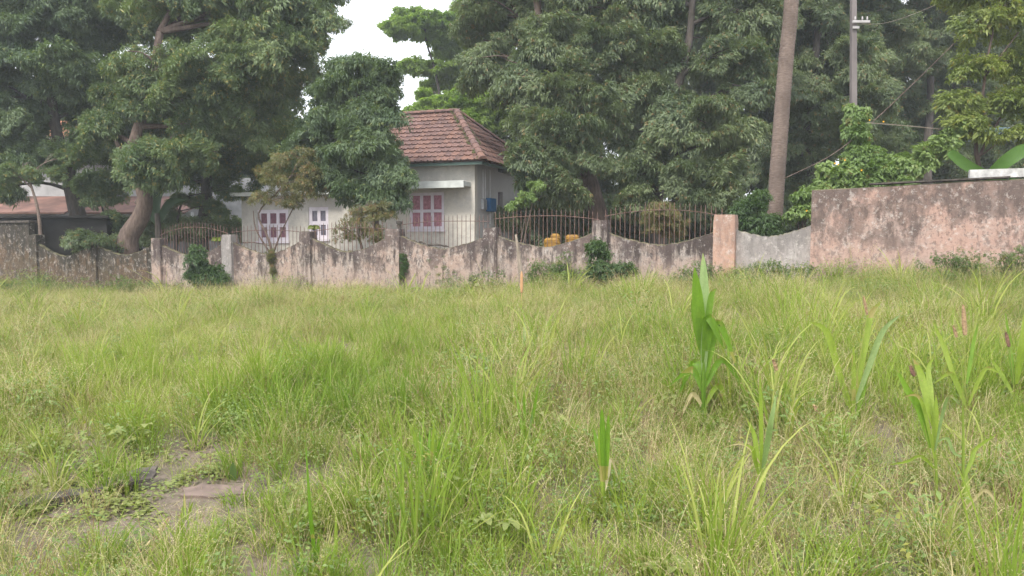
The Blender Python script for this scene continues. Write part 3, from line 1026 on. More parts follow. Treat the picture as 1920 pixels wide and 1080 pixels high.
# front slope: along runs from right end to left would flip the normal, so run left to right
fo = E(RL, 0, ZE); fal = -HU
fup = (E(RL, ap_t, ZR) - E(RL, 0, ZE)); fl = fup.length; fup.normalize()
tile_face(fo, fal, fup, lambda y: (0, RL - ap_s * (y / fl)), int(fl / TLn) + 1)
so = E(0, 0, ZE); sal = HV
sup = (E(ap_s, ap_t, ZR) - E(0, ap_t, ZE)); sl = sup.length; sup.normalize()
tile_face(so, sal, sup, lambda y: (ap_t * (y / sl), RW - ap_t * (y / sl)), int(sl / TLn) + 1)
campos = Vector((0, 0, CAMZ))
def vis_rank(R):
    p = R.translation
    px = 960 + F * p.x / p.y
    py = 450 - F * (p.z - CAMZ) / p.y
    hid = 0 if 740 < px < 965 else 500 
    return hid + (p - campos).length
tiles.sort(key=vis_rank)
hinv = world_of(house).inverted()
for R in tiles[:300]:
    o = bpy.data.objects.new('tile', TM); COL.objects.link(o)
    o.parent = roof; o.matrix_basis = hinv @ R
if len(tiles) > 300:
    mb = MB()
    for R in tiles[300:]:
        mb.add([R @ v.co for v in TM.vertices], [tuple(p.vertices) for p in TM.polygons])
    o = mb.build('far_tiles', M['tile'], roof); o['kind'] = 'stuff'
print('tiles', len(tiles))
# ridge and hip tiles
def ridge_line(a, b, n, shift=0.0):
    d = (b - a)
    for k in range(n):
        p0 = a + d * (k / n); p1 = a + d * ((k + 1.12) / n)
        mb = MB()
        u = d.normalized(); s = u.cross(Vector((0, 0, 1))).normalized(); w = s.cross(u)
        ring = []
        for (p, r) in ((p0, 0.125), (p1, 0.105)):
            for j in range(7):
                ang = math.pi * j / 6
                mb.v.append(tuple(p + s * math.cos(ang) * r + w * (math.sin(ang) * r * 0.8 + 0.02)))
        for j in range(6): mb.f.append((j, j + 1, j + 8, j + 7))
        mb.f.append((0, 1, 2, 3, 4, 5, 6))
        mb.build('ridge_tile', M['tile'], roof)
ridge_line(E(-0.02, -0.02, ZE + 0.03), E(ap_s, ap_t, ZR + 0.03), 12)
ridge_line(E(RL, ap_t, ZR + 0.03), E(ap_s, ap_t, ZR + 0.03), 13)
ridge_line(E(-0.02, RW, ZE + 0.03), E(ap_s, ap_t, ZR + 0.03), 12)
# weeds and moss growing along the hip
pts = []
for k in range(90):
    t = random.random() ** 0.8
    a = E(0, 0, ZE).lerp(E(ap_s, ap_t, ZR), t)
    side = random.choice((-1, 1)) * random.uniform(0.10, 0.20)
    pts.append(tuple(a + HU * side * 0.7 - HV * side * 0.7 + Vector((0, 0, 0.02))))
pts = np.array(pts)
hw = scatter('hip_weeds', 'straggle', pts, np.stack([rng.normal(0, .2, 90), rng.normal(0, .2, 90), rng.uniform(0, 6.28, 90)], 1), rng.uniform(0.12, 0.34, 90))
tag(hw, 'green weeds growing along the hip of the tiled roof', 'plant')

# ---------------------------------------------------------------- white house in the left background
def far_house():
    Yh = 33.0
    c = P(180, 450, Yh); c.z = 0
    root = empty('white_house', c, 'pale two storey house with red roof edges, seen through the trees at the left', 'house')
    x0, x1 = P(-260, 400, Yh).x, P(455, 400, Yh).x
    zt = P(0, 245, Yh).z
    mb = MB(); mb.box((x0, Yh, 0), (P(250, 0, Yh).x, Yh + 7, zt)); mb.box((P(250, 0, Yh).x + .003, Yh + 1, 0), (x1, Yh + 6, P(0, 330, Yh).z))
    mb.build('wall', M['white'], root)
    # upper roof, sloping back
    mb = MB()
    a, b = P(60, 252, Yh - .6), P(215, 252, Yh - .6); h = 0.75
    for (p0, p1) in ((a, b),):
        vs = [p0, p1, p1 + Vector((0, 1.3, h)), p0 + Vector((0, 1.3, h)), p0 + Vector((0, 0, -.08)), p1 + Vector((0, 0, -.08)), p1 + Vector((0, 1.3, h - .08)), p0 + Vector((0, 1.3, h - .08))]
        mb.add(vs, [(0,1,2,3),(7,6,5,4),(4,5,1,0),(5,6,2,1),(6,7,3,2),(7,4,0,3)])
    mb.build('upper_roof', mat_simple('orange_roof', (0.40, 0.17, 0.10), 0.8), root)
    # verandah roof of red tiles, carried by white posts
    for (pa, pb) in ((-200, 120), (140, 345)):
        a, b = P(pa, 398, Yh - 3), P(pb, 398, Yh - 3)
        a2 = Vector((a.x, Yh - .01, P(0, 368, Yh).z)); b2 = Vector((b.x, Yh - .01, a2.z))
        mb = MB(); d = Vector((0, 0, -.06))
        vs = [a, b, b2, a2, a + d, b + d, b2 + d, a2 + d]
        mb.add(vs, [(0,1,2,3),(7,6,5,4),(4,5,1,0),(5,6,2,1),(6,7,3,2),(7,4,0,3)])
        mb.build('verandah_roof', M['redroof'], root)
    for px in (112, 128, 215, 300, 350):
        mb = MB(); p = P(px, 398, Yh - 2.8); mb.box((p.x - .16, p.y, 0), (p.x + .16, p.y + .3, p.z)); mb.build('post', M['white'], root)
    for (px, py) in ((30, 318), (-120, 318)):
        mb = MB(); p = P(px, py, Yh)
        mb.box((p.x - .5, Yh - .04, p.z - .55), (p.x + .5, Yh - .003, p.z + .55)); w = mb.build('window', M['frame'], root)
        mb = MB(); mb.box((p.x - .42, Yh - .05, p.z - .47), (p.x - .03, Yh - .042, p.z + .47)); mb.build('pane', M['dark'], w)
        mb = MB(); mb.box((p.x + .03, Yh - .05, p.z - .47), (p.x + .42, Yh - .042, p.z + .47)); mb.build('pane', M['dark'], w)
    mb = MB(); a = P(-260, 300, Yh); mb.box((x0, Yh - .5, a.z - .12), (P(252, 0, Yh).x, Yh - .003, a.z)); mb.build('ledge', M['coping'], root)
far_house()

# ---------------------------------------------------------------- trees
GRP = 'trees beyond the boundary wall'
tree('shade_tree', 'big leafy tree with a thick curved brown fork-trunk rising just behind the left wall bays', 'tree', 24.0,
     [(238, 470), (243, 440), (262, 410), (272, 375), (262, 335), (250, 270), (280, 180), (300, 60)], 38,
     [(215, 260, 24.5, 60, 45), (300, 300, 23.0, 75, 45), (250, 220, 25, 80, 60), (330, 200, 24, 90, 60), (440, 235, 24.5, 90, 60), (300, 130, 24, 80, 45),
      (430, 140, 23.6, 100, 65), (520, 100, 24, 105, 60), (480, 30, 24.5, 130, 60), (580, 40, 24.5, 70, 60), (350, 20, 25, 130, 70), (565, 150, 25, 42, 22), (525, 185, 25.2, 34, 16), (400, -80, 25, 200, 90),
      (370, 290, 23.6, 60, 35), (270, 330, 22.8, 55, 26), (590, -30, 25, 70, 50)],
     'mango', 'bark_brown', limbs=[(22, (262, 385), (285, 345), (300, 300), (330, 250)), (16, (262, 345), (240, 310), (215, 260))])
tree('shade_tree', 'dark tree with a leaning blackish trunk at the far left behind the black shed', 'tree', 26.5,
     [(152, 440), (140, 380), (125, 320), (105, 240), (95, 150), (110, 40)], 32,
     [(20, 200, 26.5, 90, 60), (-30, 90, 26, 110, 80), (70, 60, 27, 110, 70), (150, 160, 26.5, 80, 50), (180, 40, 27, 100, 70), (30, 280, 26, 70, 45), (90, 10, 28, 120, 60), (-60, 250, 26, 80, 60),
      (60, 305, 25.6, 60, 30), (170, 285, 26, 60, 34), (-10, 250, 25.5, 80, 50), (10, 355, 25.3, 36, 18), (185, 345, 25.6, 40, 20), (40, -80, 27, 200, 90), (160, 230, 27.5, 60, 35), (110, 130, 25, 60, 40), (-40, 320, 25.5, 50, 35)],
     'cool', 'bark_dark', limbs=[(14, (130, 340), (150, 290), (190, 240))])
tree('shade_tree', 'tree with a straight dark trunk behind the arched railing', 'tree', 27.0,
     [(378, 450), (385, 390), (388, 320), (372, 250), (400, 150), (430, 40)], 26,
     [(430, 290, 26, 70, 50), (500, 270, 26.5, 75, 60), (540, 240, 26.5, 46, 26), (510, 210, 27, 30, 16), (400, 325, 27.5, 60, 28), (470, 330, 27, 60, 34), (330, 340, 27.5, 40, 18), (350, 250, 28, 70, 50), (460, 180, 28.5, 60, 50)],
     'mango', 'bark_dark')
tree('drooping_tree', 'dark tree with drooping foliage hanging in front of the house, left of the tiled roof', 'tree', 21.3,
     [(712, 460), (705, 420), (698, 350), (680, 270), (672, 190)], 15,
     [(680, 160, 21.8, 52, 48), (698, 215, 21.3, 42, 45), (650, 230, 22, 60, 50), (600, 280, 22, 60, 45), (598, 235, 22.4, 30, 28), (612, 180, 22.6, 20, 16), (700, 290, 21, 60, 42), (742, 332, 20.8, 38, 22), (690, 355, 21, 50, 32), (620, 335, 21.6, 54, 36), (575, 330, 21.8, 34, 26), (655, 352, 21.3, 40, 22),
      (720, 375, 20.8, 34, 18), (640, 130, 22.3, 26, 26), (570, 300, 22.3, 50, 40), (722, 205, 21.4, 24, 40), (715, 150, 21.5, 30, 34), (700, 245, 21, 50, 40), (650, 180, 22, 50, 40), (655, 300, 21.2, 50, 40)],
     'cool', 'bark_dark', size=0.85)
tree('slender_tree', 'sparse brownish yellow tree with crooked thin stems before the left windows', 'tree', 20.9,
     [(510, 478), (500, 440), (485, 400), (520, 360), (545, 330)], 5,
     [(545, 350, 20.9, 52, 34), (492, 374, 20.8, 30, 16), (600, 352, 21, 38, 24), (560, 305, 21.2, 46, 30), (512, 335, 21.2, 34, 24), (590, 325, 21, 30, 20), (540, 380, 20.8, 36, 12)],
     'brown', 'bark_brown', dens=0.95, size=0.6, limbs=[(4, (512, 475), (530, 430), (560, 370)), (4, (508, 478), (480, 430), (475, 395)), (3, (455, 455), (480, 455), (510, 462))])
tree('slender_tree', 'half bare brown shrub leaning on the wall below the drooping tree', 'shrub', 19.9,
     [(680, 480), (675, 450), (668, 420)], 7,
     [(665, 425, 19.9, 36, 28), (648, 448, 19.9, 24, 16), (700, 440, 20, 24, 24), (690, 400, 20.2, 34, 20), (720, 400, 20.2, 22, 22)],
     'brown', 'bark_brown', dens=1.1, size=0.42, group='shrubs behind the wall')
# the tall tree over the house
tree('evergreen_tree', 'huge evergreen whose leaning brown trunk shows above the railing, its crown overhanging the tiled roof', 'tree', 23.5,
     [(1128, 430), (1118, 385), (1100, 320), (1070, 250), (1045, 180), (1020, 80), (1000, -40)], 34,
     [(1035, 330, 22.3, 62, 40), (1090, 310, 22.3, 70, 45), (1012, 285, 22.8, 48, 42), (985, 300, 21.9, 24, 30), (1000, 345, 21.9, 22, 26), (1050, 250, 22.5, 85, 50), (975, 205, 23.5, 58, 48), (1120, 210, 23, 85, 55), (1010, 160, 23, 95, 60), (925, 120, 24, 60, 70),
      (930, 40, 24.5, 80, 60), (1040, 90, 23.5, 95, 60), (1130, 110, 23.6, 85, 60), (1100, 20, 24, 120, 60), (990, -20, 24.5, 120, 60), (1035, 372, 22.2, 60, 24), (905, 90, 25, 40, 50), (1050, -90, 25, 200, 80)],
     'dense', 'bark_brown')
tree('evergreen_tree', 'broad evergreen with pale tipped foliage left of the bare palm trunk', 'tree', 23.0,
     [(1235, 430), (1230, 380), (1240, 300), (1260, 200), (1290, 90), (1300, -20)], 30,
     [(1200, 340, 22.3, 60, 38), (1290, 330, 21.8, 70, 45), (1370, 330, 21.6, 60, 42), (1210, 270, 22.8, 70, 50), (1320, 235, 21.8, 95, 55), (1390, 270, 21.8, 45, 45), (1240, 190, 23.2, 80, 50), (1370, 120, 22.3, 85, 55),
      (1270, 110, 23.5, 85, 55), (1190, 130, 24, 60, 50), (1400, 40, 23, 80, 60), (1250, 20, 24, 110, 60), (1410, 180, 22, 40, 35), (1330, -60, 24, 170, 70), (1180, 385, 22.4, 38, 18), (1340, 372, 21.5, 70, 22)],
     'dense', 'bark_dark')
tree('dark_tree', 'dark tree standing between the palm trunk and the concrete pole', 'tree', 27.0,
     [(1520, 440), (1525, 350), (1515, 240), (1530, 100), (1540, -40)], 26,
     [(1500, 300, 27, 70, 55), (1560, 240, 26.5, 80, 60), (1500, 170, 27, 80, 60), (1580, 110, 27, 80, 60), (1500, 50, 27.5, 90, 60), (1620, 180, 26, 55, 55), (1640, 60, 28, 80, 70), (1540, 360, 27, 70, 35), (1560, -50, 28, 150, 70), (1640, 270, 28, 60, 50)],
     'dense', 'bark_dark')
tree('dark_tree', 'tall shadowy tree with thin hanging stems behind the vine garland', 'tree', 31.0,
     [(1740, 440), (1738, 300), (1745, 150), (1730, 0)], 22,
     [(1700, 120, 31, 80, 70), (1780, 60, 31, 90, 70), (1720, 210, 32, 70, 50), (1820, 170, 32, 70, 60), (1690, 300, 32, 70, 50), (1800, 280, 33, 60, 40), (1740, -20, 31, 140, 60), (1880, 80, 33, 90, 80), (1900, 220, 33, 80, 60)],
     'dense', 'bark_dark')
tree('yellow_green_tree', 'open yellow green tree at the right edge above the tall wall', 'tree', 17.0,
     [(1835, 330), (1830, 280), (1838, 220), (1850, 120), (1870, 20)], 9,
     [(1850, 60, 17.2, 65, 45), (1910, 30, 17, 60, 50), (1830, 130, 17, 50, 26), (1900, 120, 17.2, 50, 34), (1850, 200, 16.8, 62, 28), (1910, 190, 16.6, 50, 28), (1820, 240, 16.7, 42, 18), (1900, 260, 16.5, 60, 22), (1960, 120, 17, 60, 90), (1860, -20, 17.5, 110, 45), (1790, 195, 17, 24, 12), (1960, 280, 16.6, 50, 30)],
     'yellow', 'bark_brown', dens=0.8, size=0.8, limbs=[(6, (1832, 300), (1870, 230), (1905, 180), (1935, 110)), (5, (1850, 140), (1880, 100), (1910, 60))])
tree('airy_tree', 'far tall tree with bright flat layers of leaves against the sky above the roof', 'tree', 42.0,
     [(838, 300), (828, 200), (815, 130), (800, 80), (795, 30)], 7,
     [(800, 50, 42, 75, 24), (745, 55, 42, 38, 14), (860, 75, 42.5, 60, 30), (800, 125, 42, 62, 14), (860, 105, 43, 50, 20), (770, 28, 42, 40, 14), (845, 135, 43, 30, 10)],
     'bright', 'bark_dark', dens=0.5, size=0.5)
tree('airy_tree', 'second far tall tree with a thin bare stem, half merged with the evergreen', 'tree', 44.0,
     [(880, 300), (868, 180), (862, 120), (858, 60)], 5,
     [(850, 160, 44, 60, 16), (895, 110, 44, 46, 40), (900, 170, 44, 40, 30), (905, 30, 44, 60, 40)],
     'bright', 'bark_dark', dens=0.6, size=0.5)
tree('leafy_tree', 'bright green bushy tree directly behind the ridge of the tiled roof', 'tree', 36.0,
     [(870, 400), (865, 300), (860, 200)], 10,
     [(820, 205, 36, 50, 20), (880, 195, 36, 60, 30), (930, 210, 36, 50, 40), (850, 235, 36, 90, 30), (790, 215, 37, 30, 12), (760, 240, 36, 50, 22), (800, 178, 37, 20, 8)],
     'bright', 'bark_dark', dens=1.0, size=0.5)

tree('slender_tree', 'small leafy tree with a pale slanting stem above the black shed at the far left', 'tree', 24.2,
     [(78, 470), (72, 400), (62, 360), (52, 330)], 8,
     [(40, 325, 24.2, 40, 18), (85, 330, 24.2, 34, 20), (15, 350, 24.1, 30, 18), (120, 300, 24.3, 30, 16)], 'mango', 'bark_palm', dens=.7, size=.55)
tree('slender_tree', 'dark low tree filling the gap between the blackish trunk and the curved brown trunk', 'tree', 25.6,
     [(200, 470), (198, 420), (190, 380)], 9,
     [(190, 370, 25.6, 40, 26), (215, 410, 25.5, 30, 24), (170, 350, 25.8, 40, 20), (225, 340, 25.5, 30, 24)], 'mango', 'bark_dark', dens=.8, size=.6)
tree('slender_tree', 'dark leafy sapling between the curved brown trunk and the straight dark trunk', 'tree', 25.8,
     [(330, 450), (335, 400), (345, 370)], 7,
     [(345, 375, 25.8, 34, 16), (320, 400, 25.9, 20, 20), (405, 395, 25.9, 30, 22), (430, 360, 26, 34, 18)], 'mango', 'bark_dark', dens=.8, size=.5)
# wood behind, closing the view
def wood(name, label, rows, key, size):
    PT = []
    for (px, py, Y, rx, ry) in rows:
        PT.append(blob(px, py, Y, rx, ry, depth=2.5))
    o = crown(name, PT, key, None, 0.95, size)
    return tag(o, label, 'wood', kind='stuff')
rw = []
for px in range(960, 2300, 85):
    for k, py in enumerate(range(-40, 460, 95)):
        rw.append((px + random.uniform(-20, 20), py + random.uniform(-20, 20), 40 + random.uniform(-2, 2) - (4 if py > 300 else 0), 75, 65))
wood('far_wood', 'dark mass of wood filling the background at the right', rw, 'dense', 1.7)
rw = []
for px in range(-500, 560, 95):
    for py in (200, 290, 370):
        if py == 200 and px > 300: continue
        rw.append((px + random.uniform(-20, 20), py + random.uniform(-20, 20), 46 + random.uniform(-2, 2), 80, 60))
wood('far_wood', 'dark treetops behind the white house at the left', rw, 'mango', 1.8)
rw = []
for px in range(950, 1560, 50):
    rw.append((px, random.uniform(395, 430), random.uniform(27, 29), 45, 38))
for px in range(215, 455, 50):
    rw.append((px, random.uniform(425, 450), random.uniform(27, 28.5), 40, 22))
for px in range(176, 260, 28):
    rw.append((px, random.uniform(448, 462), 24.5, 18, 14))
wood('undergrowth', 'shadowy undergrowth behind the railings', rw, 'dense', 0.9)

# ---------------------------------------------------------------- palm trunk and pole
def palm():
    Y = 18.5
    b = P(1452, 405, Y); b.z = float(gh(b.x, b.y))
    root = empty('palm_tree', b, 'tall bare leaning palm trunk rising out of the picture', 'palm tree')
    mb = MB()
    pts = [b - Vector((0, 0, .1)), P(1453, 400, Y), P(1463, 250, Y), P(1474, 110, Y), P(1484, 0, Y), P(1500, -300, Y), P(1505, -560, Y)]
    q = spline(pts, 150)
    w = 27 * Y / F / 2
    R = []
    for i, p in enumerate(q):
        t = i / 150
        R.append((w * (1.12 - 0.25 * t)) * (1.025 if i % 2 else 0.985) * (1.2 if t < 0.02 else 1))
    mb.tube(q, R, 14, noise=0.008)
    mb.build('trunk', M['bark_palm'], root, smooth=True)
    top = pts[-1]
    for k in range(14):
        az = k * 2.4; L = 3.2
        mb = MB()
        path = [top + Vector((math.cos(az) * L * t, math.sin(az) * L * t, 1.6 * t - 3.0 * t * t)) for t in [j / 10 for j in range(11)]]
        mb.tube(path, [0.03 - 0.002 * j for j in range(11)], 5)
        for j in range(1, 40):
            t = j / 40; p = top + Vector((math.cos(az) * L * t, math.sin(az) * L * t, 1.6 * t - 3.0 * t * t))
            for sg in (-1, 1):
                s = Vector((-math.sin(az), math.cos(az), 0)) * sg
                l = 0.75 * math.sin(math.pi * min(1, t * 0.9 + 0.1)) + 0.1
                e = p + s * l * 0.75 + Vector((math.cos(az), math.sin(az), 0)) * l * 0.4 - Vector((0, 0, l * 0.5))
                a = Vector((math.cos(az), math.sin(az), 0)) * 0.025
                mb.add([p - a, p + a, e], [(0, 1, 2)])
        mb.build('frond', M['banana'], root)
palm()

def pole():
    Y = 17.8
    b = P(1603, 400, Y); b.z = float(gh(b.x, b.y))
    root = empty('utility_pole', b, 'slim concrete utility pole with a small crossarm, wrapped in vine at its foot', 'pole')
    mb = MB()
    t = P(1600, -120, Y)
    w = 4.8 * Y / F
    for (p, k) in ((b, 1.25), (t, 0.85)):
        mb.v += [tuple(p + Vector((sx * w * k, sy * w * k, 0))) for (sx, sy) in ((-1, -1), (1, -1), (1, 1), (-1, 1))]
    mb.f += [(0, 1, 5, 4), (1, 2, 6, 5), (2, 3, 7, 6), (3, 0, 4, 7), (4, 5, 6, 7)]
    mb.build('shaft', M['pole'], root)
    mb = MB(); p = P(1601, 44, Y)
    mb.box((p.x - .09, p.y - .16, p.z - .03), (p.x + .30, p.y - .10, p.z + .03))
    mb.build('crossarm', M['porcelain'], root, bevel=0.008)
    for dx in (0.0, 0.16, 0.27):
        mb = MB(); q = p + Vector((dx - .03, -.13, .03))
        mb.tube([q, q + Vector((0, 0, .03)), q + Vector((0, 0, .05)), q + Vector((0, 0, .09))], [0.010, 0.022, 0.02, 0.012], 8)
        mb.build('insulator', M['porcelain'], root)
    mb = MB(); mb.box((p.x - .07, p.y - .11, p.z - .14), (p.x + .08, p.y - .095, p.z - .08)); mb.build('clamp', M['porcelain'], root)
pole()

def cable(name, pts, r, mat, label, cat='cable', sag=0.0):
    q = spline(pts, 24)
    mb = MB(); mb.tube(q, r, 5)
    o = mb.build(name, mat, None)
    return tag(o, label, cat)
cable('cable', [P(1470, 335, 17.0), P(1560, 290, 17.2), P(1640, 225, 17.4), P(1750, 120, 17.8), P(1850, 20, 18.2)], 0.010, M['bark_brown'], 'thick diagonal stay cable running up to the right behind the pole')
cable('cable', [P(1625, 230, 17.2), P(1700, 236, 17.0), P(1765, 242, 16.8), P(1830, 246, 16.7)], 0.008, M['wood'], 'pale thin cable running level from the vine column to the yellow green tree')
cable('cable', [P(1606, 46, 17.7), P(1680, 38, 19), P(1800, -10, 23)], 0.005, M['wood'], 'thin wire leaving the crossarm of the pole to the right')

# vine column and garland
def vine(name, path, rad, n, label, key='vine', size=(0.6, 1.1)):
    q = spline(path, 60)
    pts = []
    for k in range(n):
        t = random.random(); i = min(int(t * 60), 59)
        r = rad(t) if callable(rad) else rad
        p = q[i].lerp(q[i + 1], random.random())
        d = Vector((random.gauss(0, 1), random.gauss(0, 1), random.gauss(0, 1))).normalized() * r * random.random() ** 0.5
        pts.append(tuple(p + d))
    root = empty(name, path[0], label, 'vine')
    mb = MB(); mb.tube(q, 0.02, 5); mb.build('stem', M['bark_brown'], root)
    scatter('foliage', key, np.array(pts), np.stack([rng.normal(0, .5, n), rng.normal(0, .5, n), rng.uniform(0, 6.28, n)], 1), rng.uniform(size[0], size[1], n), parent=root)
vine('climbing_vine', [P(1605, 400, 17.3), P(1606, 330, 17.3), P(1608, 270, 17.4), P(1606, 215, 17.6)], lambda t: 0.30 - 0.10 * t, 105, 'light green climbing vine wrapped round the foot of the pole')
vine('vine_garland', [P(1625, 290, 17.2), P(1660, 312, 17.0), P(1700, 314, 16.9), P(1750, 285, 16.8), P(1800, 245, 16.7)], 0.22, 170, 'sagging garland of vine hung between the pole and the yellow green tree')
vine('flowering_bush', [P(1545, 350, 16.6), P(1600, 335, 16.5), P(1660, 340, 16.4), P(1700, 330, 16.3)], 0.36, 110, 'leafy hedge with orange flowers on top of the tall wall', 'vine')
FL = ['left flower of a touching orange pair above the tall wall', 'right flower of a touching orange pair above the tall wall', 'single orange flower lowest above the tall wall', 'orange flower beside the pole vine, left end of the level cable',
      'orange flower just above the touching pair', 'orange flower low in the shrub left of the tall wall', 'orange flower hanging on the level cable, right of the pole vine']
for k, (px, py, Y) in enumerate(((1565, 306, 16.1), (1571, 308, 16.1), (1615, 319, 16.0), (1630, 225, 16.9), (1584, 300, 16.2), (1512, 395, 15.9), (1656, 228, 16.9))):
    mb = MB(); c = P(px, py, Y)
    for j in range(10):
        a = j * 0.628; u = Vector((math.cos(a), -0.2, math.sin(a))) * 0.020; w_ = Vector((-math.sin(a), 0, math.cos(a))) * 0.007
        mb.add([c, c + u * .6 + w_, c + u + Vector((0, -.01, 0)), c + u * .6 - w_], [(0, 1, 2, 3)])
    o = mb.build('flower', M['flower']); tag(o, FL[k], 'flower', 'orange flowers over the wall')

# bushes
def bush(name, label, px, py, Y, masses, key='bush', size=1.0, cat='bush', group='bushes along the wall'):
    b = P(px, py, Y); b.z = float(gh(b.x, b.y))
    root = empty(name, b, label, cat, group)
    mb = MB()
    PTS = []
    if key in ('bush', 'straggle'):
        masses = list(masses) + [(m0[0] + random.uniform(-8, 8), max(m0[1] + m0[3], py - 14), m0[2] * 1.1, 12) for m0 in masses]
    for (mx_, my, rx, ry) in masses:
        c = P(mx_, my, Y)
        mb.tube(spline([b, b.lerp(c, .5) + Vector((0, 0, .1)), c], 6), [(0.02 - .002 * j) * (0.35 if key == 'straggle' else 1) for j in range(7)], 5)
        R = Vector((rx * Y / F, (rx + ry) / 2 * Y / F, ry * Y / F))
        n = max(5, int(15 * (rx * ry) / 900 / size ** 2 * (Y / 20) ** 2))
        u = unit(rng.normal(0, 1, (n, 3))) * (rng.random((n, 1)) ** 0.4) * rng.uniform(.5, 1.25, (n, 1))
        q_ = np.array(c)[None] + u * np.array(R)[None]
        if key == 'straggle':
            q_[:, 2] = b.z + (q_[:, 2] - b.z) * rng.uniform(.25, 1.05, len(q_)); q_[:, 0] += rng.normal(0, .16, len(q_))
        PTS.append(q_)
    mb.build('stem', M['bark_brown'], root)
    PTS = np.concatenate(PTS); n = len(PTS)
    scatter('foliage', key, PTS, np.stack([rng.normal(0, .3, n), rng.normal(0, .3, n), rng.uniform(0, 6.28, n)], 1), size * rng.uniform(0.6, 1.1, n), parent=root)
    return root
bush('bush', 'dark green pointed bush against the wall, left of the grey topped pillar', 385, 535, 20.3, [(372, 500, 18, 26), (395, 515, 26, 16), (368, 480, 9, 14), (410, 522, 14, 10)], group=None)
bush('bush', 'low bush against the wall right of the middle pillar, below the yellow containers', 1060, 520, 16.8, [(1050, 490, 26, 16), (1020, 500, 28, 14), (1000, 495, 16, 12), (1062, 470, 10, 8)], 'straggle', 0.8)
bush('bush', 'upright green bush against the fifth pillar of the wall', 1125, 520, 16.0, [(1122, 480, 17, 18), (1135, 502, 30, 10), (1172, 503, 28, 9), (1120, 464, 8, 8)], 'bush', .8)
bush('bush', 'small weed clump at the foot of the clean salmon pillar', 1330, 510, 14.7, [(1322, 498, 10, 8), (1395, 503, 16, 7), (1300, 503, 10, 6)], 'straggle', 0.7)
bush('bush', 'green weeds in front of the grey wall panel', 1450, 510, 14.2, [(1430, 492, 18, 12), (1410, 503, 20, 8), (1480, 498, 14, 8), (1505, 503, 12, 6)], 'straggle', 0.7)
bush('bush', 'dark green weed growing against the tall salmon wall', 1785, 490, 13.1, [(1788, 462, 16, 12), (1765, 478, 30, 8), (1812, 480, 26, 8)], 'straggle', 0.55)
bush('bush', 'green weed at the right edge against the tall wall', 1905, 490, 12.6, [(1912, 464, 12, 10), (1930, 478, 26, 10), (1885, 482, 26, 8)], 'straggle', 0.55)
bush('bush', 'low weeds at the foot of the mossy wall at the far left', 30, 545, 22.0, [(20, 535, 34, 9), (70, 538, 26, 7), (110, 534, 22, 7)], 'straggle', 0.8)
bush('bush', 'low weeds at the wall foot left of the dark pointed bush', 215, 540, 21.3, [(200, 532, 30, 8), (240, 526, 22, 12), (280, 535, 22, 6), (330, 536, 24, 6)], 'straggle', 0.8)
bush('bush', 'tuft of weeds under the split pillar left of the leaning stake', 915, 520, 17.0, [(915, 512, 14, 6), (890, 517, 10, 5)], 'straggle', 0.6)
bush('hanging_creeper', 'dry brown creeper hanging over the scallop behind the leafless stems', 512, 500, 20.2, [(508, 482, 7, 14), (512, 505, 5, 12)], 'brown', 0.2, 'creeper')
bush('hanging_creeper', 'brown creeper hanging down the wall below the half bare shrub', 662, 500, 19.65, [(655, 480, 10, 9), (672, 492, 12, 12), (640, 488, 8, 6)], 'brown', 0.2, 'creeper', 'creepers on the boundary wall')
bush('hanging_creeper', 'thin green creeper in the crack under the broken stick', 830, 515, 17.95, [(830, 475, 4, 10), (831, 500, 5, 12)], 'straggle', 0.25, 'creeper', 'creepers on the boundary wall')
bush('hanging_creeper', 'dark green creeper right of the foot of the pillar with the pot', 756, 515, 18.6, [(756, 485, 6, 14), (757, 505, 7, 10)], 'bush', 0.3, 'creeper', 'creepers on the boundary wall')
bush('fern_bush', 'feathery light green shrub behind the wall left of the palm trunk', 1405, 430, 17.0, [(1410, 385, 26, 20), (1390, 400, 20, 16), (1425, 370, 20, 10)], 'bush', 1.0, 'shrub', 'shrubs behind the wall')
bush('fern_bush', 'round green shrub at the foot of the palm trunk', 1447, 440, 16.7, [(1447, 420, 22, 18), (1440, 432, 22, 10)], 'bush', 1.0, 'shrub', 'shrubs behind the wall')
bush('fern_bush', 'green shrub with a yellow flower beside the left end of the tall wall', 1508, 430, 16.3, [(1505, 385, 22, 24), (1512, 360, 20, 16), (1495, 405, 16, 14)], 'vine', 0.9, 'shrub', 'shrubs behind the wall')
bush('railing_bush', 'olive bush pressing through the tall railing behind the fifth bay', 1245, 440, 17.8, [(1245, 415, 36, 26), (1235, 392, 22, 16), (1265, 430, 26, 14)], 'brown', 0.4, 'bush', None)
bush('citrus_bush', 'glossy light green bush against the shade-toned grey side wall of the house', 965, 400, 20.0, [(962, 385, 16, 14), (990, 375, 22, 18), (1006, 350, 20, 14)], 'vine', .7, 'shrub', None)

# banana leaves over the tall wall
def ribbon(path, width, mat, name='leaf', parent=None, fold=0.25, seg=16, side=None, tipp=0.6, wob=0.0):
    """a long folded leaf blade along a path; width = greatest half width"""
    q = spline(path, seg)
    mb = MB()
    for i, p in enumerate(q):
        t = i / seg
        d = (q[min(i + 1, seg)] - q[max(i - 1, 0)]).normalized()
        s = side.copy() if side else d.cross(Vector((0, 1, 0.2))).normalized()
        s = (s - d * s.dot(d)).normalized()
        nrm = d.cross(s)
        w = width * (max(0.02, math.sin(math.pi * min(1.0, 0.12 + 0.88 * t)) ** tipp)) * (1 + wob * math.sin(t * 23))
        if nrm.y > 0: nrm = -nrm
        mb.v += [tuple(p - s * w + nrm * w * fold), tuple(p), tuple(p + s * w + nrm * w * fold)]
    for i in range(seg):
        a = i * 3
        mb.f += [(a, a + 1, a + 4, a + 3), (a + 1, a + 2, a + 5, a + 4)]
    return mb.build(name, mat, parent, smooth=True)
b = P(1890, 330, 16.2); b.z = 0.7
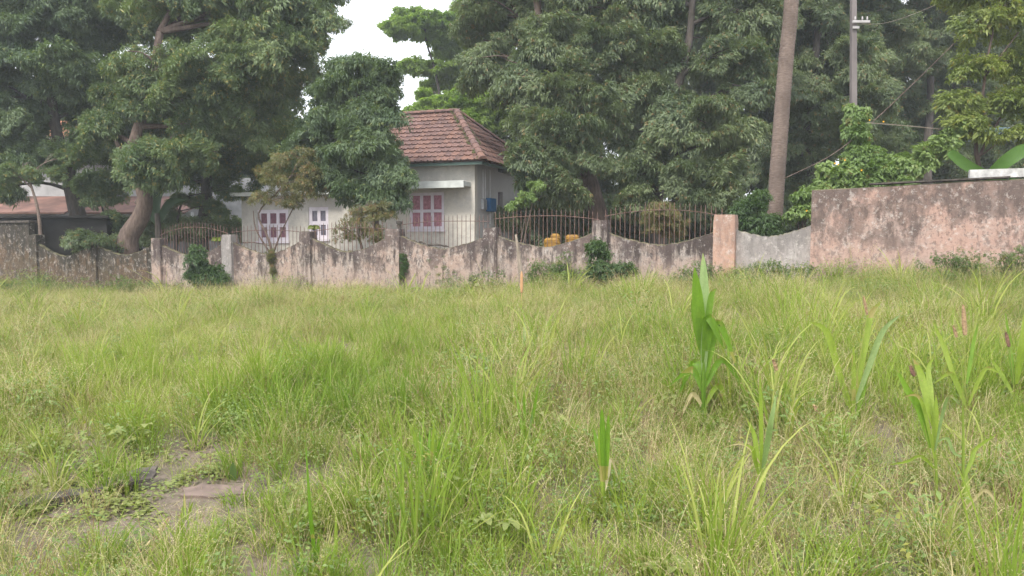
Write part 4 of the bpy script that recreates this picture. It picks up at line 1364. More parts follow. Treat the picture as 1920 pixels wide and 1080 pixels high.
bp = empty('banana_plant', b, 'banana plant whose broad leaves show over the white coping of the tall wall', 'banana plant')
mb = MB(); mb.tube([b, b + Vector((0, 0, 1.5)), P(1900, 325, 16.2)], [0.12, 0.1, 0.06], 8); mb.build('stem', M['banana'], bp)
ribbon([P(1890, 345, 16.2), P(1820, 315, 15.9), P(1785, 290, 15.8), P(1778, 285, 15.8)], 0.11, M['banana'], parent=bp, side=Vector((0.5, 0, 0.8)))
ribbon([P(1850, 335, 16.2), P(1890, 300, 15.9), P(1930, 280, 15.8), P(1990, 290, 15.6)], 0.14, M['banana'], parent=bp, side=Vector((-0.4, .3, 0.9)))
ribbon([P(1960, 340, 16.2), P(1990, 240, 16), P(2050, 200, 15.8)], 0.25, M['banana'], parent=bp)
# dark banana by the left trees
b = P(300, 440, 25.2); b.z = 0.1
bp = empty('banana_plant', b, 'dark banana plant with arching leaves right of the curved brown trunk', 'banana plant')
mb = MB(); mb.tube([b, P(295, 400, 25.2)], [0.15, 0.09], 8); mb.build('stem', M['bark_dark'], bp)
for pth in ([(295, 420), (282, 370), (300, 340), (325, 350)], [(295, 420), (320, 380), (350, 375)], [(295, 420), (300, 360), (340, 335), (370, 345)], [(295, 420), (275, 390), (262, 400)]):
    ribbon([P(x, y, 25.2) for x, y in pth], 0.13, M['banana_dark'], parent=bp)
tp = MB(); c = P(1890, 245, 17.6)
tp.box((c.x - .35, c.y, c.z - .10), (c.x + 1.3, c.y + 1.2, c.z + .08)); tp = tp.build('tarpaulin', M['tarp'], bevel=0.02); tag(tp, 'bit of pale blue tarpaulin showing between leaves at the right edge', 'tarpaulin')

# ---------------------------------------------------------------- small things on and behind the wall
# yellow containers behind the railing
def container(px0, px1, py0, py1, Y, dep, label):
    a, b = P(px0, py1, Y), P(px1, py0, Y)
    root = empty('container', Vector(((a.x + b.x) / 2, Y + dep / 2, a.z)), label, 'container', 'yellow containers behind the wall')
    mb = MB(); mb.box((a.x, Y, 0.25), (b.x, Y + dep, b.z)); mb.build('body', M['yellow'], root, bevel=0.05)
    mb = MB()
    for k in range(3):
        z = b.z - 0.12 - k * 0.14
        mb.box((a.x - .008, Y - .008, z), (b.x + .008, Y + .01, z + .03))
    mb.build('rib', M['yellow'], root)
container(1021, 1048, 446, 470, 19.4, 0.4, 'boxy yellow plastic container standing lowest, behind the railing')
container(1033, 1050, 438, 470, 20.1, 0.35, 'taller yellow plastic container rising behind the boxy one')
container(1062, 1086, 440, 442, 20.2, 0.5, 'wide yellow container to the right of the other two, mostly behind bars')

# leaning stake with an orange foot
def stake():
    a, b = P(978, 545, 15.6), P(967, 440, 15.9)
    a = Vector((a.x, a.y, float(gh(a.x, a.y))))
    mb = MB(); mb.tube(spline([a, a.lerp(b, .5) + Vector((.03, 0, 0)), b], 8), [0.055, .055, .05, .05, .045, .04, .035, .03, .022], 7, noise=0.08)
    o = mb.build('wooden_stake', M['wood'], None); tag(o, 'grey wooden stake leaning against the middle of the wall', 'stake')
    # orange marker just below it
    c = P(978, 535, 12.6)
    mb = MB(); g0 = Vector((c.x, c.y, float(gh(c.x, c.y)))); t0 = P(978, 508, 12.6); e0 = P(978, 548, 12.6)
    mb.tube([g0, g0.lerp(e0, .95), e0, e0.lerp(t0, .3), e0.lerp(t0, .8), t0], [0.006, 0.006, 0.02, 0.026, 0.022, 0.006], 8, noise=.1)
    o = mb.build('seed_spike', M['orange'], None); tag(o, 'thin orange brown spike standing in the grass below the grey stake', 'stalk')
stake()
# pot on the third pillar
mb = MB(); c = W(3) + WD * 0.13; z = PZ[3] + 0.005
mb.tube([c + Vector((0, 0, z)), c + Vector((0, 0, z + .12)), c + Vector((0, 0, z + .13)), c + Vector((0, 0, z + .19))], [0.05, 0.055, 0.08, 0.075], 10)
o = mb.build('pot', M['bark_dark'], None, smooth=False); tag(o, 'small dark pot standing on the pillar in front of the house', 'pot')
# broken sticks lying in the fourth dip
for (pa, pb, r, lb) in (((800, 459), (842, 462), 0.03, 'dark broken stick lying in the dip below the large pink window'), ((783, 450), (796, 456), 0.03, 'short dark lump on the slope of the dip, left of the broken stick')):
    mb = MB(); Y = W(3.5).y
    a, b = P(pa[0], pa[1] - 2, Y), P(pb[0], pb[1] - 3, Y)
    ia, ib = (a.x + 10.01) / 2.389, (b.x + 10.01) / 2.389
    a = W(ia) + Vector((0, 0, bay_top(3, min(max(ia - 3, 0), 1)) + 0.02)); b = W(ib) + Vector((0, 0, bay_top(3, min(max(ib - 3, 0), 1)) + 0.03))
    mb.tube(spline([a, a.lerp(b, .5) + Vector((0, 0, .02)), b], 6), [r * .6, r, r * .8, r, r * .7, r, r * .4], 6, noise=.2)
    o = mb.build('stick', M['bark_dark'], None); tag(o, lb, 'stick')

def leafset(name, label, cat, pts, size, mat, group=None):
    root = empty(name, pts[0], label, cat, group)
    return root
# bright green pot plant leaf right of the second pillar, and yellow leaf by the railing
for (px, py, Y, mat, lb) in ((589, 430, 20.4, 'leaf_creeper', 'small bright green plant peeping over the wall between narrow window and brown shrub'), (408, 452, 21.3, 'blade_yellow', 'small yellow leaved plant peeping over the wall left of the grey topped pillar')):
    b = P(px, py, Y); b0 = b.copy(); b0.z = 0.1
    root = empty('small_plant', b0, lb, 'plant')
    mb = MB(); mb.tube([b0, b], 0.01, 5); mb.build('stem', M['bark_brown'], root)
    for k in range(7):
        a = k * 0.9
        ribbon([b, b + Vector((math.cos(a) * .09, math.sin(a) * .09, .07)), b + Vector((math.cos(a) * .17, math.sin(a) * .17, .0))], 0.05, M[mat], parent=root, seg=6)

# ---------------------------------------------------------------- tall plants in the field
def curve_leaf(root, base, tipx, tipy, Y, width, mat, arch=0.0, tipd=None, dy=0.0):
    """a leaf from base to the photo pixel (tipx, tipy), bulging upwards by arch, drooping end tipd"""
    tip = P(tipx, tipy, Y + dy)
    mid = base.lerp(tip, 0.55) + Vector((0, 0, arch)) + (base - tip).cross(Vector((0, 1, 0))).normalized() * 0.0
    path = [base, mid, tip]
    if tipd: path.append(P(tipd[0], tipd[1], Y + dy))
    return ribbon(path, width, M[mat], parent=root, seg=16, fold=0.35, tipp=0.75)

def tall_plant(label, px, gy, leaves, name='tall_grass_plant', cat='plant', stem=None, heads=(), group='tall grass plants in the field'):
    b = G(px, gy)
    Y = b.y
    root = empty(name, b, label, cat, group)
    for lf in leaves:
        bx, by, tx, ty, w, mat, arch, td = (lf + (None,) * 8)[:8]
        base = P(bx, by, Y)
        if base.z < b.z: base.z = b.z
        curve_leaf(root, base, tx, ty, Y, w, mat, arch or 0.0, td, dy=random.uniform(-.12, .12))
    if stem:
        for (pts, r, mat) in stem:
            mb = MB(); q = [b] + [P(x, y, Y) for x, y in pts]
            mb.tube(spline(q, 12), [r * (1 - .04 * j) for j in range(13)], 6); mb.build('stem', M[mat], root)
    for (x0, y0, x1, y1, r, mat) in heads:
        a, c = P(x0, y0, Y), P(x1, y1, Y)
        mb = MB()
        q = spline([a, a.lerp(c, .5), c], 10)
        mb.tube(q, [r * (0.35 + 0.65 * math.sin(math.pi * min(1, .15 + .85 * j / 10)) ** .6) for j in range(11)], 8, noise=.12)
        for _ in range(160):
            p = q[0].lerp(q[-1], random.random()); a2 = random.uniform(0, 6.28)
            e = p + Vector((math.cos(a2), math.sin(a2), 0.9)) * r * 1.9
            s = Vector((-math.sin(a2), math.cos(a2), 0)) * 0.0016
            mb.add([p - s, p + s, e], [(0, 1, 2)])
        mb.build('seed_head', M[mat], root)
        mb = MB(); mb.tube(spline([b, P(px, gy - 60, Y), a], 8), 0.0035, 5); mb.build('stalk', M['grass_light'], root)
    return root

tall_plant('tall maize plant with broad upright bright green leaves, the tallest in the field', 1318, 800, [
    (1316, 660, 1302, 500, 0.046, 'blade_bright', 0.0), (1321, 640, 1318, 474, 0.040, 'blade_pale', 0.0), (1318, 670, 1296, 560, 0.030, 'blade_bright', 0.0),
    (1320, 690, 1330, 596, 0.040, 'blade_bright', 0.09, (1358, 655)), (1322, 710, 1350, 608, 0.034, 'blade_bright', 0.12, (1382, 690)), (1320, 730, 1298, 684, 0.032, 'blade_bright', 0.08, (1270, 745)),
    (1322, 725, 1364, 680, 0.028, 'blade_bright', 0.09, (1398, 735)), (1318, 735, 1288, 695, 0.026, 'blade_bright', 0.07, (1256, 722)), (1320, 640, 1334, 552, 0.026, 'blade_bright', 0.0, (1344, 540)),
    (1322, 760, 1352, 728, 0.024, 'blade_yellow', 0.06, (1366, 785)), (1318, 765, 1294, 742, 0.018, 'straw', 0.04, (1272, 795)), (1319, 700, 1322, 590, 0.030, 'blade_pale', 0.0)],
    'maize_plant', stem=[([(1319, 700), (1317, 620)], 0.022, 'blade_bright')], group=None)
tall_plant('grass plant fanning three long pale leaves right of the maize', 1600, 810, [
    (1590, 760, 1548, 620, 0.026, 'blade_yellow', 0.02, (1516, 602)), (1600, 750, 1632, 590, 0.028, 'blade_yellow', 0.0, (1652, 566)), (1604, 755, 1655, 620, 0.026, 'blade_pale', 0.02, (1690, 588)),
    (1596, 770, 1570, 690, 0.02, 'blade_yellow', 0.0), (1606, 780, 1625, 700, 0.02, 'blade_bright', 0.0), (1600, 790, 1600, 640, .018, 'blade_yellow', 0.0)],
    heads=[(1626, 590, 1619, 556, 0.011, 'seed')])
tall_plant('grass plant carrying an upright reddish brown bristle head, second from the right edge', 1810, 800, [
    (1800, 740, 1765, 640, 0.020, 'blade_yellow', 0.0, (1745, 596)), (1812, 720, 1825, 640, 0.018, 'blade_bright', 0.0, (1836, 600)), (1810, 760, 1780, 700, 0.02, 'blade_yellow', 0.03, (1750, 720)),
    (1815, 760, 1850, 690, 0.018, 'blade_yellow', 0.04, (1875, 700))],
    heads=[(1809, 628, 1806, 572, 0.018, 'seed'), (1794, 632, 1787, 612, 0.012, 'seed')])
tall_plant('grass plant with upright leaves at the right edge of the picture', 1900, 770, [
    (1900, 720, 1892, 640, 0.018, 'blade_bright', 0.0, (1884, 580)), (1905, 720, 1915, 640, 0.03, 'blade_yellow', 0.0, (1925, 560)), (1900, 740, 1870, 690, 0.018, 'blade_yellow', 0.0, (1855, 670))],
    heads=[(1892, 650, 1886, 624, 0.015, 'seed_dark')])
tall_plant('long stemmed grass with arching leaves below the reddish bristle head', 1755, 975, [
    (1745, 840, 1700, 730, 0.020, 'blade_bright', 0.05, (1680, 690)), (1750, 840, 1755, 740, 0.018, 'blade_yellow', 0.0), (1752, 860, 1720, 742, 0.010, 'blade_yellow', 0.05, (1690, 745)),
    (1755, 880, 1700, 865, 0.010, 'blade_yellow', 0.05, (1665, 872)), (1752, 850, 1780, 742, 0.010, 'blade_pale', 0.06, (1800, 760)), (1750, 800, 1725, 700, .022, 'blade_yellow', 0.0, (1712, 672)), (1755, 830, 1790, 850, 0.009, 'blade_pale', 0.06, (1815, 856)),
    (1750, 790, 1740, 690, .016, 'blade_yellow', 0, (1752, 668))],
    stem=[([(1756, 900), (1750, 780)], 0.010, 'blade_yellow')], heads=[(1714, 705, 1707, 688, 0.011, 'seed_dark')])
tall_plant('grass plant with a broad yellow green leaf arching right, lower right corner', 1810, 1010, [
    (1805, 900, 1830, 840, 0.014, 'blade_yellow', 0.0, (1872, 812)), (1805, 940, 1806, 760, 0.008, 'blade_yellow', 0.0), (1812, 1010, 1812, 880, 0.02, 'blade_yellow', 0.0), (1806, 960, 1850, 920, 0.010, 'straw', 0.02, (1880, 960))],
    stem=[([(1806, 900), (1805, 700)], 0.006, 'blade_yellow')])
tall_plant('grass plant with forked yellow green leaves right of the picture centre', 1428, 960, [
    (1425, 880, 1412, 810, 0.014, 'blade_yellow', 0.0, (1398, 782)), (1430, 880, 1445, 790, 0.018, 'blade_pale', 0.0, (1456, 738)), (1422, 890, 1410, 840, 0.012, 'blade_yellow', 0.0, (1392, 832)),
    (1428, 930, 1430, 850, 0.02, 'blade_yellow', 0.0), (1426, 870, 1385, 832, .006, 'straw', 0.03, (1360, 838)), (1428, 880, 1425, 700, .012, 'blade_yellow', 0.0)],
    stem=[([(1426, 900), (1428, 860)], 0.009, 'blade_yellow')], heads=[(1457, 694, 1449, 676, 0.010, 'seed')])
tall_plant('stiff spray of bright green blades in the foreground centre', 1133, 990, [
    (1133, 900, 1128, 758, 0.018, 'blade_bright', 0.0), (1136, 900, 1141, 770, 0.014, 'blade_bright', 0.0), (1130, 880, 1112, 800, 0.012, 'blade_bright', 0.0), (1134, 920, 1146, 860, 0.010, 'straw', 0.0, (1160, 900)), (1130, 930, 1122, 800, .01, 'blade_yellow', 0)],
    stem=[([(1133, 900)], 0.010, 'blade_yellow')])
tall_plant('thin upright green blades left of the pale broad leaf', 985, 870, [
    (984, 830, 966, 730, 0.010, 'blade_bright', 0.0), (985, 830, 982, 728, 0.010, 'blade_bright', 0.0), (990, 830, 1011, 715, 0.010, 'blade_bright', 0.0), (988, 840, 1000, 760, .008, 'blade_pale', 0)])
tall_plant('faint upright grass blade in the middle of the field', 978, 700, [
    (978, 680, 972, 600, 0.016, 'blade_yellow', 0.0), (980, 680, 984, 610, 0.016, 'blade_pale', 0.0, (976, 600))])
tall_plant('long thin blade with a dark tip close to the camera, left of centre', 588, 1075, [
    (592, 1060, 582, 960, 0.010, 'blade_bright', 0.0, (572, 815)), (594, 1065, 598, 1000, 0.009, 'blade_bright', 0.0), (596, 1078, 588, 1015, .011, 'leaf_bush', 0)])
tall_plant('single pale upright blade close to the camera beside the dark tipped one', 630, 1079, [
    (630, 1078, 630, 960, 0.008, 'blade_yellow', 0.0)])
tall_plant('loose tuft of upright light green blades, left of the foreground centre', 800, 950, [
    (800, 900, 770, 790, 0.008, 'blade_yellow', 0.0), (802, 900, 806, 800, 0.009, 'blade_bright', 0.0), (804, 900, 830, 810, 0.008, 'blade_bright', 0.0), (798, 900, 785, 800, .008, 'blade_bright', 0), (804, 900, 860, 850, .006, 'blade_yellow', .05), (800, 900, 740, 840, .006, 'blade_yellow', .04), (806, 900, 815, 780, .009, 'blade_yellow', 0)])
tall_plant('yellow green blade sticking up in the lower left near the dry husk', 348, 985, [
    (348, 970, 346, 925, 0.006, 'blade_yellow', 0.0), (350, 975, 362, 940, .006, 'blade_yellow', 0), (346, 980, 340, 950, .006, 'blade_yellow', 0)])
tall_plant('small dark green upright leaf above the bare patch at the left', 438, 905, [
    (438, 900, 437, 866, 0.022, 'leaf_bush', 0.0)])
tall_plant('straw coloured bristle heads leaning in the lower right grass', 1865, 1060, [
    (1865, 1040, 1840, 990, .008, 'blade_yellow', 0)], heads=[(1855, 1028, 1862, 1006, 0.012, 'seed'), (1548, 800, 1536, 790, 0.008, 'seed')][:1])
tall_plant('small yellow brown head between the maize and the fanning plant', 1535, 860, [
    (1535, 840, 1550, 780, .008, 'blade_yellow', 0, (1570, 770)), (1533, 840, 1500, 800, .008, 'blade_pale', 0.02, (1480, 812))], heads=[(1532, 772, 1526, 762, 0.010, 'seed')])

def broad_leaf(px, py, Y, n, size, mat, label, name='broad_leaf_weed', group=None):
    c = P(px, py, Y); b = c.copy(); b.z = float(gh(b.x, b.y))
    root = empty(name, b, label, 'weed', group)
    mb = MB(); mb.tube(spline([b, c], 4), 0.006, 5); mb.build('stem', M['grass_green'], root)
    for k in range(n):
        a = k * 6.283 / n + random.uniform(-.3, .3); s = size * random.uniform(.7, 1.15)
        d = Vector((math.cos(a), math.sin(a) * .8, 0))
        p0 = c + d * s * .15
        p1 = c + d * s * .7 + Vector((0, 0, s * random.uniform(.15, .5))); p2 = c + d * s * 1.5 + Vector((0, 0, -s * .1))
        ribbon([p0, p1, p2], s * .42, M[mat], parent=root, seg=8, tipp=.6, side=Vector((-math.sin(a), math.cos(a), .15)))
GB = 'broad leaved weeds in the grass'
broad_leaf(1098, 838, 6.2, 4, 0.13, 'leaf_teal', 'large pale bluish green leaf behind the stiff spray of blades', group=GB)
broad_leaf(1030, 768, 7.0, 4, 0.09, 'leaf_teal', 'pale bluish upright leaves right of the thin upright blades', group=GB)
broad_leaf(1290, 650, 9.5, 4, 0.12, 'leaf_teal', 'bluish leaf beside the left foot of the maize plant', group=GB)
broad_leaf(860, 700, 8.4, 5, 0.12, 'leaf_teal', 'pale bluish weed left of the centre of the field', group=GB)
broad_leaf(1160, 690, 8.8, 4, 0.11, 'leaf_teal', 'bluish weed between the field centre and the maize plant', group=GB)
broad_leaf(800, 655, 9.6, 4, 0.10, 'leaf_teal', 'bluish weed in the dark green patch left of centre', group=GB)
broad_leaf(1560, 905, 5.2, 4, 0.07, 'leaf_teal', 'small pale leaf in the foreground grass at the right', group=GB)
for k, (px, py, Y, s, lb) in enumerate(((905, 975, 3.9, .055, 'low light green vine leaf cluster, the left one of the pair in the foreground'), (955, 985, 3.85, .05, 'low light green vine leaf cluster, the right one of the pair in the foreground'), (1215, 1062, 3.45, .05, 'green leaf cluster at the bottom edge, left of its larger neighbour'), (1270, 1060, 3.42, .07, 'large bright leaf cluster at the bottom edge, right of centre'), (210, 1040, 3.7, .05, 'light green seedling at the bare soil in the lower left'), (1290, 1058, 3.5, .05, 'small leaf at the bottom edge right of the large bright cluster'))):
    broad_leaf(px, py, Y, 6, s, 'leaf_creeper' if k < 5 else 'leaf_vine', lb, name='low_vine', group='low vines in the foreground')

# slabs and husk at the bare patch
def slab(label, corners, th, mat, lift):
    mb = MB()
    top = []
    pts = []
    for k in range(len(corners)):
        a = corners[k]; b = corners[(k + 1) % len(corners)]
        for j in range(5):
            t = j / 5
            pts.append((a[0] + (b[0] - a[0]) * t + random.uniform(-3, 3), a[1] + (b[1] - a[1]) * t + random.uniform(-1, 1), a[2] + (b[2] - a[2]) * t))
    for (px, py, h) in pts:
        g = G(px, py); top.append(g + Vector((0, 0, lift + h)))
    n = len(top)
    mb.v = [tuple(p) for p in top] + [tuple(p - Vector((0, 0, th))) for p in top]
    mb.f.append(tuple(range(n))); mb.f.append(tuple(reversed(range(n, 2 * n))))
    for k in range(n):
        j = (k + 1) % n; mb.f.append((k, k + n, j + n, j))
    o = mb.build('slab', M[mat], None); tag(o, label, 'slab', 'slabs in the weeds')
slab('dark weathered slab half buried under yellow green creepers at the left edge', [(20, 968, 0), (110, 950, 0), (190, 940, 0.0), (195, 932, 0.01), (120, 938, 0.01), (50, 952, 0.01)], 0.05, 'slab', 0.055)
slab('dark slab fragment with a raised edge, middle of the row of slabs', [(200, 932, 0), (288, 916, 0.0), (298, 903, 0.04), (255, 908, 0.03), (200, 920, 0.01)], 0.02, 'slab', 0.07)
slab('flat pinkish brown board lying on the bare soil', [(338, 934, 0), (400, 938, 0), (460, 930, 0), (448, 920, 0.01), (380, 916, 0.01), (345, 921, 0)], 0.03, 'slab_pink', 0.02)
def husk():
    a = G(318, 1012); b = G(275, 1062); a.z += .12; b.z += .05
    root = empty('dry_husk', b, 'dry straw coloured husk lying on the bare soil near the bottom left', 'husk')
    for k in range(7):
        o = (k - 3) * .006
        ribbon([a + Vector((o * .5, 0, 0)), a.lerp(b, .5) + Vector((o, 0, .01 * math.cos(k))), b + Vector((o * 2.2, 0, 0))], 0.005, M['cornhusk'], parent=root, seg=10)
husk()

# ---------------------------------------------------------------- grass
def blades(n, R, L, Wd, lean, curve, seg, mat_idx, upright=0.0, head=None):
    """returns vertices, quads, material indices for n blades"""
    ang = rng.uniform(0, 6.283, n); r = R * np.sqrt(rng.random(n))
    bx, by = r * np.cos(ang), r * np.sin(ang)
    az = ang + rng.normal(0, 0.9, n)
    ln = L * rng.uniform(0.55, 1.15, n)
    th0 = np.abs(rng.normal(0, lean, n)) + 0.03
    cv = curve * rng.uniform(0.2, 1.5, n)
    yaw = rng.uniform(0, 3.14, n)
    V = np.zeros((n, seg + 1, 2, 3))
    p = np.stack([bx, by, np.zeros(n)], 1)
    for k in range(seg + 1):
        t = k / seg
        th = th0 + cv * t * t * 1.3
        d = np.stack([np.sin(th) * np.cos(az), np.sin(th) * np.sin(az), np.cos(th)], 1)
        w = Wd * (1 - t) ** 0.6 * (0.6 + 0.8 * min(t * 3, 1)) / 1.4 + 0.0004
        s = np.stack([np.cos(yaw), np.sin(yaw), np.zeros(n)], 1) * w * 0.5
        V[:, k, 0] = p - s; V[:, k, 1] = p + s
        p = p + d * (ln / seg)[:, None]
    base = (np.arange(n) * (seg + 1) * 2)[:, None]
    fs = []
    for k in range(seg):
        a = base + 2 * k
        fs.append(np.concatenate([a, a + 1, a + 3, a + 2], 1))
    Fq = np.concatenate(fs, 0)
    V2 = V.reshape(-1, 3)
    mi = np.full(len(Fq), mat_idx)
    tips = p; 
    if head:
        # seed heads: little grains set alternately along the upper third, as thin quads
        g, gl, gw, gm = head
        hv = []; hf = []; c0 = len(V2)
        mid = (V[:, :, 0] + V[:, :, 1]) / 2
        for j in range(g):
            t = 0.62 + 0.38 * j / g
            kk = min(int(t * seg), seg - 1); f = t * seg - kk
            q = mid[:, kk] * (1 - f) + mid[:, kk + 1] * f
            a2 = rng.uniform(0, 6.283, n)
            dd = np.stack([np.cos(a2), np.sin(a2), rng.uniform(-.3, 1.1, n)], 1); dd = unit(dd)
            sd_ = unit(np.cross(dd, rng.normal(0, 1, (n, 3))))
            ll = gl * rng.uniform(.5, 1.3, (n, 1))
            hv.append(np.stack([q, q + dd * ll * .5 + sd_ * gw, q + dd * ll, q + dd * ll * .5 - sd_ * gw], 1).reshape(-1, 3))
            bb = (c0 + np.arange(n) * 4)[:, None]; c0 += 4 * n
            hf.append(np.concatenate([bb, bb + 1, bb + 2, bb + 3], 1))
        V2 = np.concatenate([V2] + hv); Fh = np.concatenate(hf)
        Fq = np.concatenate([Fq, Fh]); mi = np.concatenate([mi, np.full(len(Fh), gm)])
    return V2, Fq, mi

def combine(name, parts, mats):
    off = 0; Vs = []; Fs = []; Ms = []
    for V, Fq, mi in parts:
        Vs.append(V); Fs.append(Fq + off); Ms.append(mi); off += len(V)
    return mesh_np(name, np.concatenate(Vs), np.concatenate(Fs), mats, np.concatenate(Ms))

def weed_part(n, R, Hh, L, Wd, mi_):
    a = rng.uniform(0, 6.283, n); r = R * np.sqrt(rng.random(n)); z = Hh * rng.random(n) ** .7
    pos = np.stack([r * np.cos(a), r * np.sin(a), z], 1)
    d = np.stack([np.cos(a + rng.normal(0, 1, n)), np.sin(a + rng.normal(0, 1, n)), rng.normal(0.1, .35, n)], 1)
    V, Fc = leaves_np(pos, d, L * rng.uniform(.6, 1.2, n), np.full(n, Wd) * rng.uniform(.7, 1.2, n), fold=.12, droop=.25)
    # triangles to degenerate-free quads is not possible: keep a separate mesh
    return V, Fc
GM = [M['grass_green'], M['grass_light'], M['straw']]
def tuft_green(): return combine('tuft', [blades(34, .10, .42, .011, .22, .9, 5, 0), blades(16, .11, .36, .006, .35, 1.1, 5, 1), blades(5, .1, .3, .005, .5, .9, 4, 2)], GM)
def tuft_seed(): return combine('tuft', [blades(16, .12, .26, .0075, .35, .9, 4, 1), blades(9, .12, .50, .0022, .22, .55, 5, 2, head=(11, .013, .0017, 2)), blades(8, .12, .46, .0025, .25, .5, 5, 1, head=(10, .012, .0016, 2)), blades(10, .1, .22, .005, .5, .9, 4, 0)], GM)
def tuft_dry(): return combine('tuft', [blades(14, .12, .30, .004, .55, 1.2, 5, 2), blades(12, .12, .30, .005, .4, 1.0, 4, 1), blades(8, .1, .45, .002, .35, .9, 5, 2, head=(8, .013, .0016, 2))], GM)
def tuft_fine(): return combine('tuft', [blades(40, .11, .30, .0035, .4, 1.0, 4, 0), blades(30, .12, .34, .003, .35, .9, 4, 1), blades(10, .12, .34, .002, .3, .8, 4, 2, head=(6, .016, .0018, 2))], GM)
def tuft_tall(): return combine('tuft', [blades(22, .08, .70, .011, .16, .7, 6, 0), blades(10, .09, .60, .007, .25, .9, 6, 1), blades(6, .08, .5, .003, .3, .8, 5, 2)], GM)
def tuft_straw(): return combine('tuft', [blades(14, .14, .62, .0038, .35, 1.3, 7, 2, head=(9, .013, .0016, 2)), blades(14, .13, .35, .006, .6, 1.3, 5, 2), blades(8, .12, .34, .006, .4, .9, 5, 1)], GM)
def tuft_litter(): return combine('tuft', [blades(26, .15, .16, .005, 1.45, .15, 3, 2), blades(8, .14, .05, .02, 1.4, .1, 2, 2)], GM)
def tuft_reed(): return combine('tuft', [blades(9, .06, .80, .020, .30, 1.5, 8, 1), blades(5, .05, .62, .016, .2, .9, 7, 0), blades(5, .06, .5, .006, .4, 1.2, 6, 2)], GM)
def weed_mesh(mat, n=70, R=.13, Hh=.22, L=.035, Wd=.022):
    V, Fc = weed_part(n, R, Hh, L, Wd, 0)
    return mesh_np('weed', V, Fc, [mat])
meshes = []
kinds = {}
def reg(kind, n, fn):
    kinds[kind] = (len(meshes), n)
    for _ in range(n): meshes.append(fn())
reg('green', 6, tuft_green); reg('seed', 7, tuft_seed); reg('dry', 4, tuft_dry); reg('fine', 5, tuft_fine); reg('tall', 4, tuft_tall)
reg('weed', 4, lambda: weed_mesh(M['leaf_weed'])); reg('creep', 3, lambda: weed_mesh(M['leaf_creeper'], 45, .12, .10, .05, .042))
reg('straw', 5, tuft_straw); reg('reed', 6, tuft_reed); reg('litter', 5, tuft_litter); reg('broad', 5, lambda: weed_mesh(M['leaf_creeper'], 34, .13, .26, .075, .05)); reg('herb', 4, lambda: weed_mesh(M['leaf_weed'], 60, .16, .34, .055, .02))
reg('fern', 3, lambda: weed_mesh(M['leaf_weed'], 170, .16, .34, .03, .012))
TUFTS = (make_collection('tuft', meshes), len(meshes))

def lownoise(x, y, s, seed):
    """cheap smooth noise in 0..1"""
    r = np.random.default_rng(seed)
    v = np.zeros_like(x)
    for k in range(6):
        a = r.uniform(0, 6.283); f = s * r.uniform(.6, 1.8); ph = r.uniform(0, 6.283)
        v += np.sin((x * math.cos(a) + y * math.sin(a)) * f + ph)
    return 1 / (1 + np.exp(-v * 0.9))

def gpx(x, y, z):
    """photo pixel of points"""
    dz = z - CAMZ
    dep = y * cp - dz * sp
    up = y * sp + dz * cp
    return 960 + F * x / dep, 540 - F * up / dep

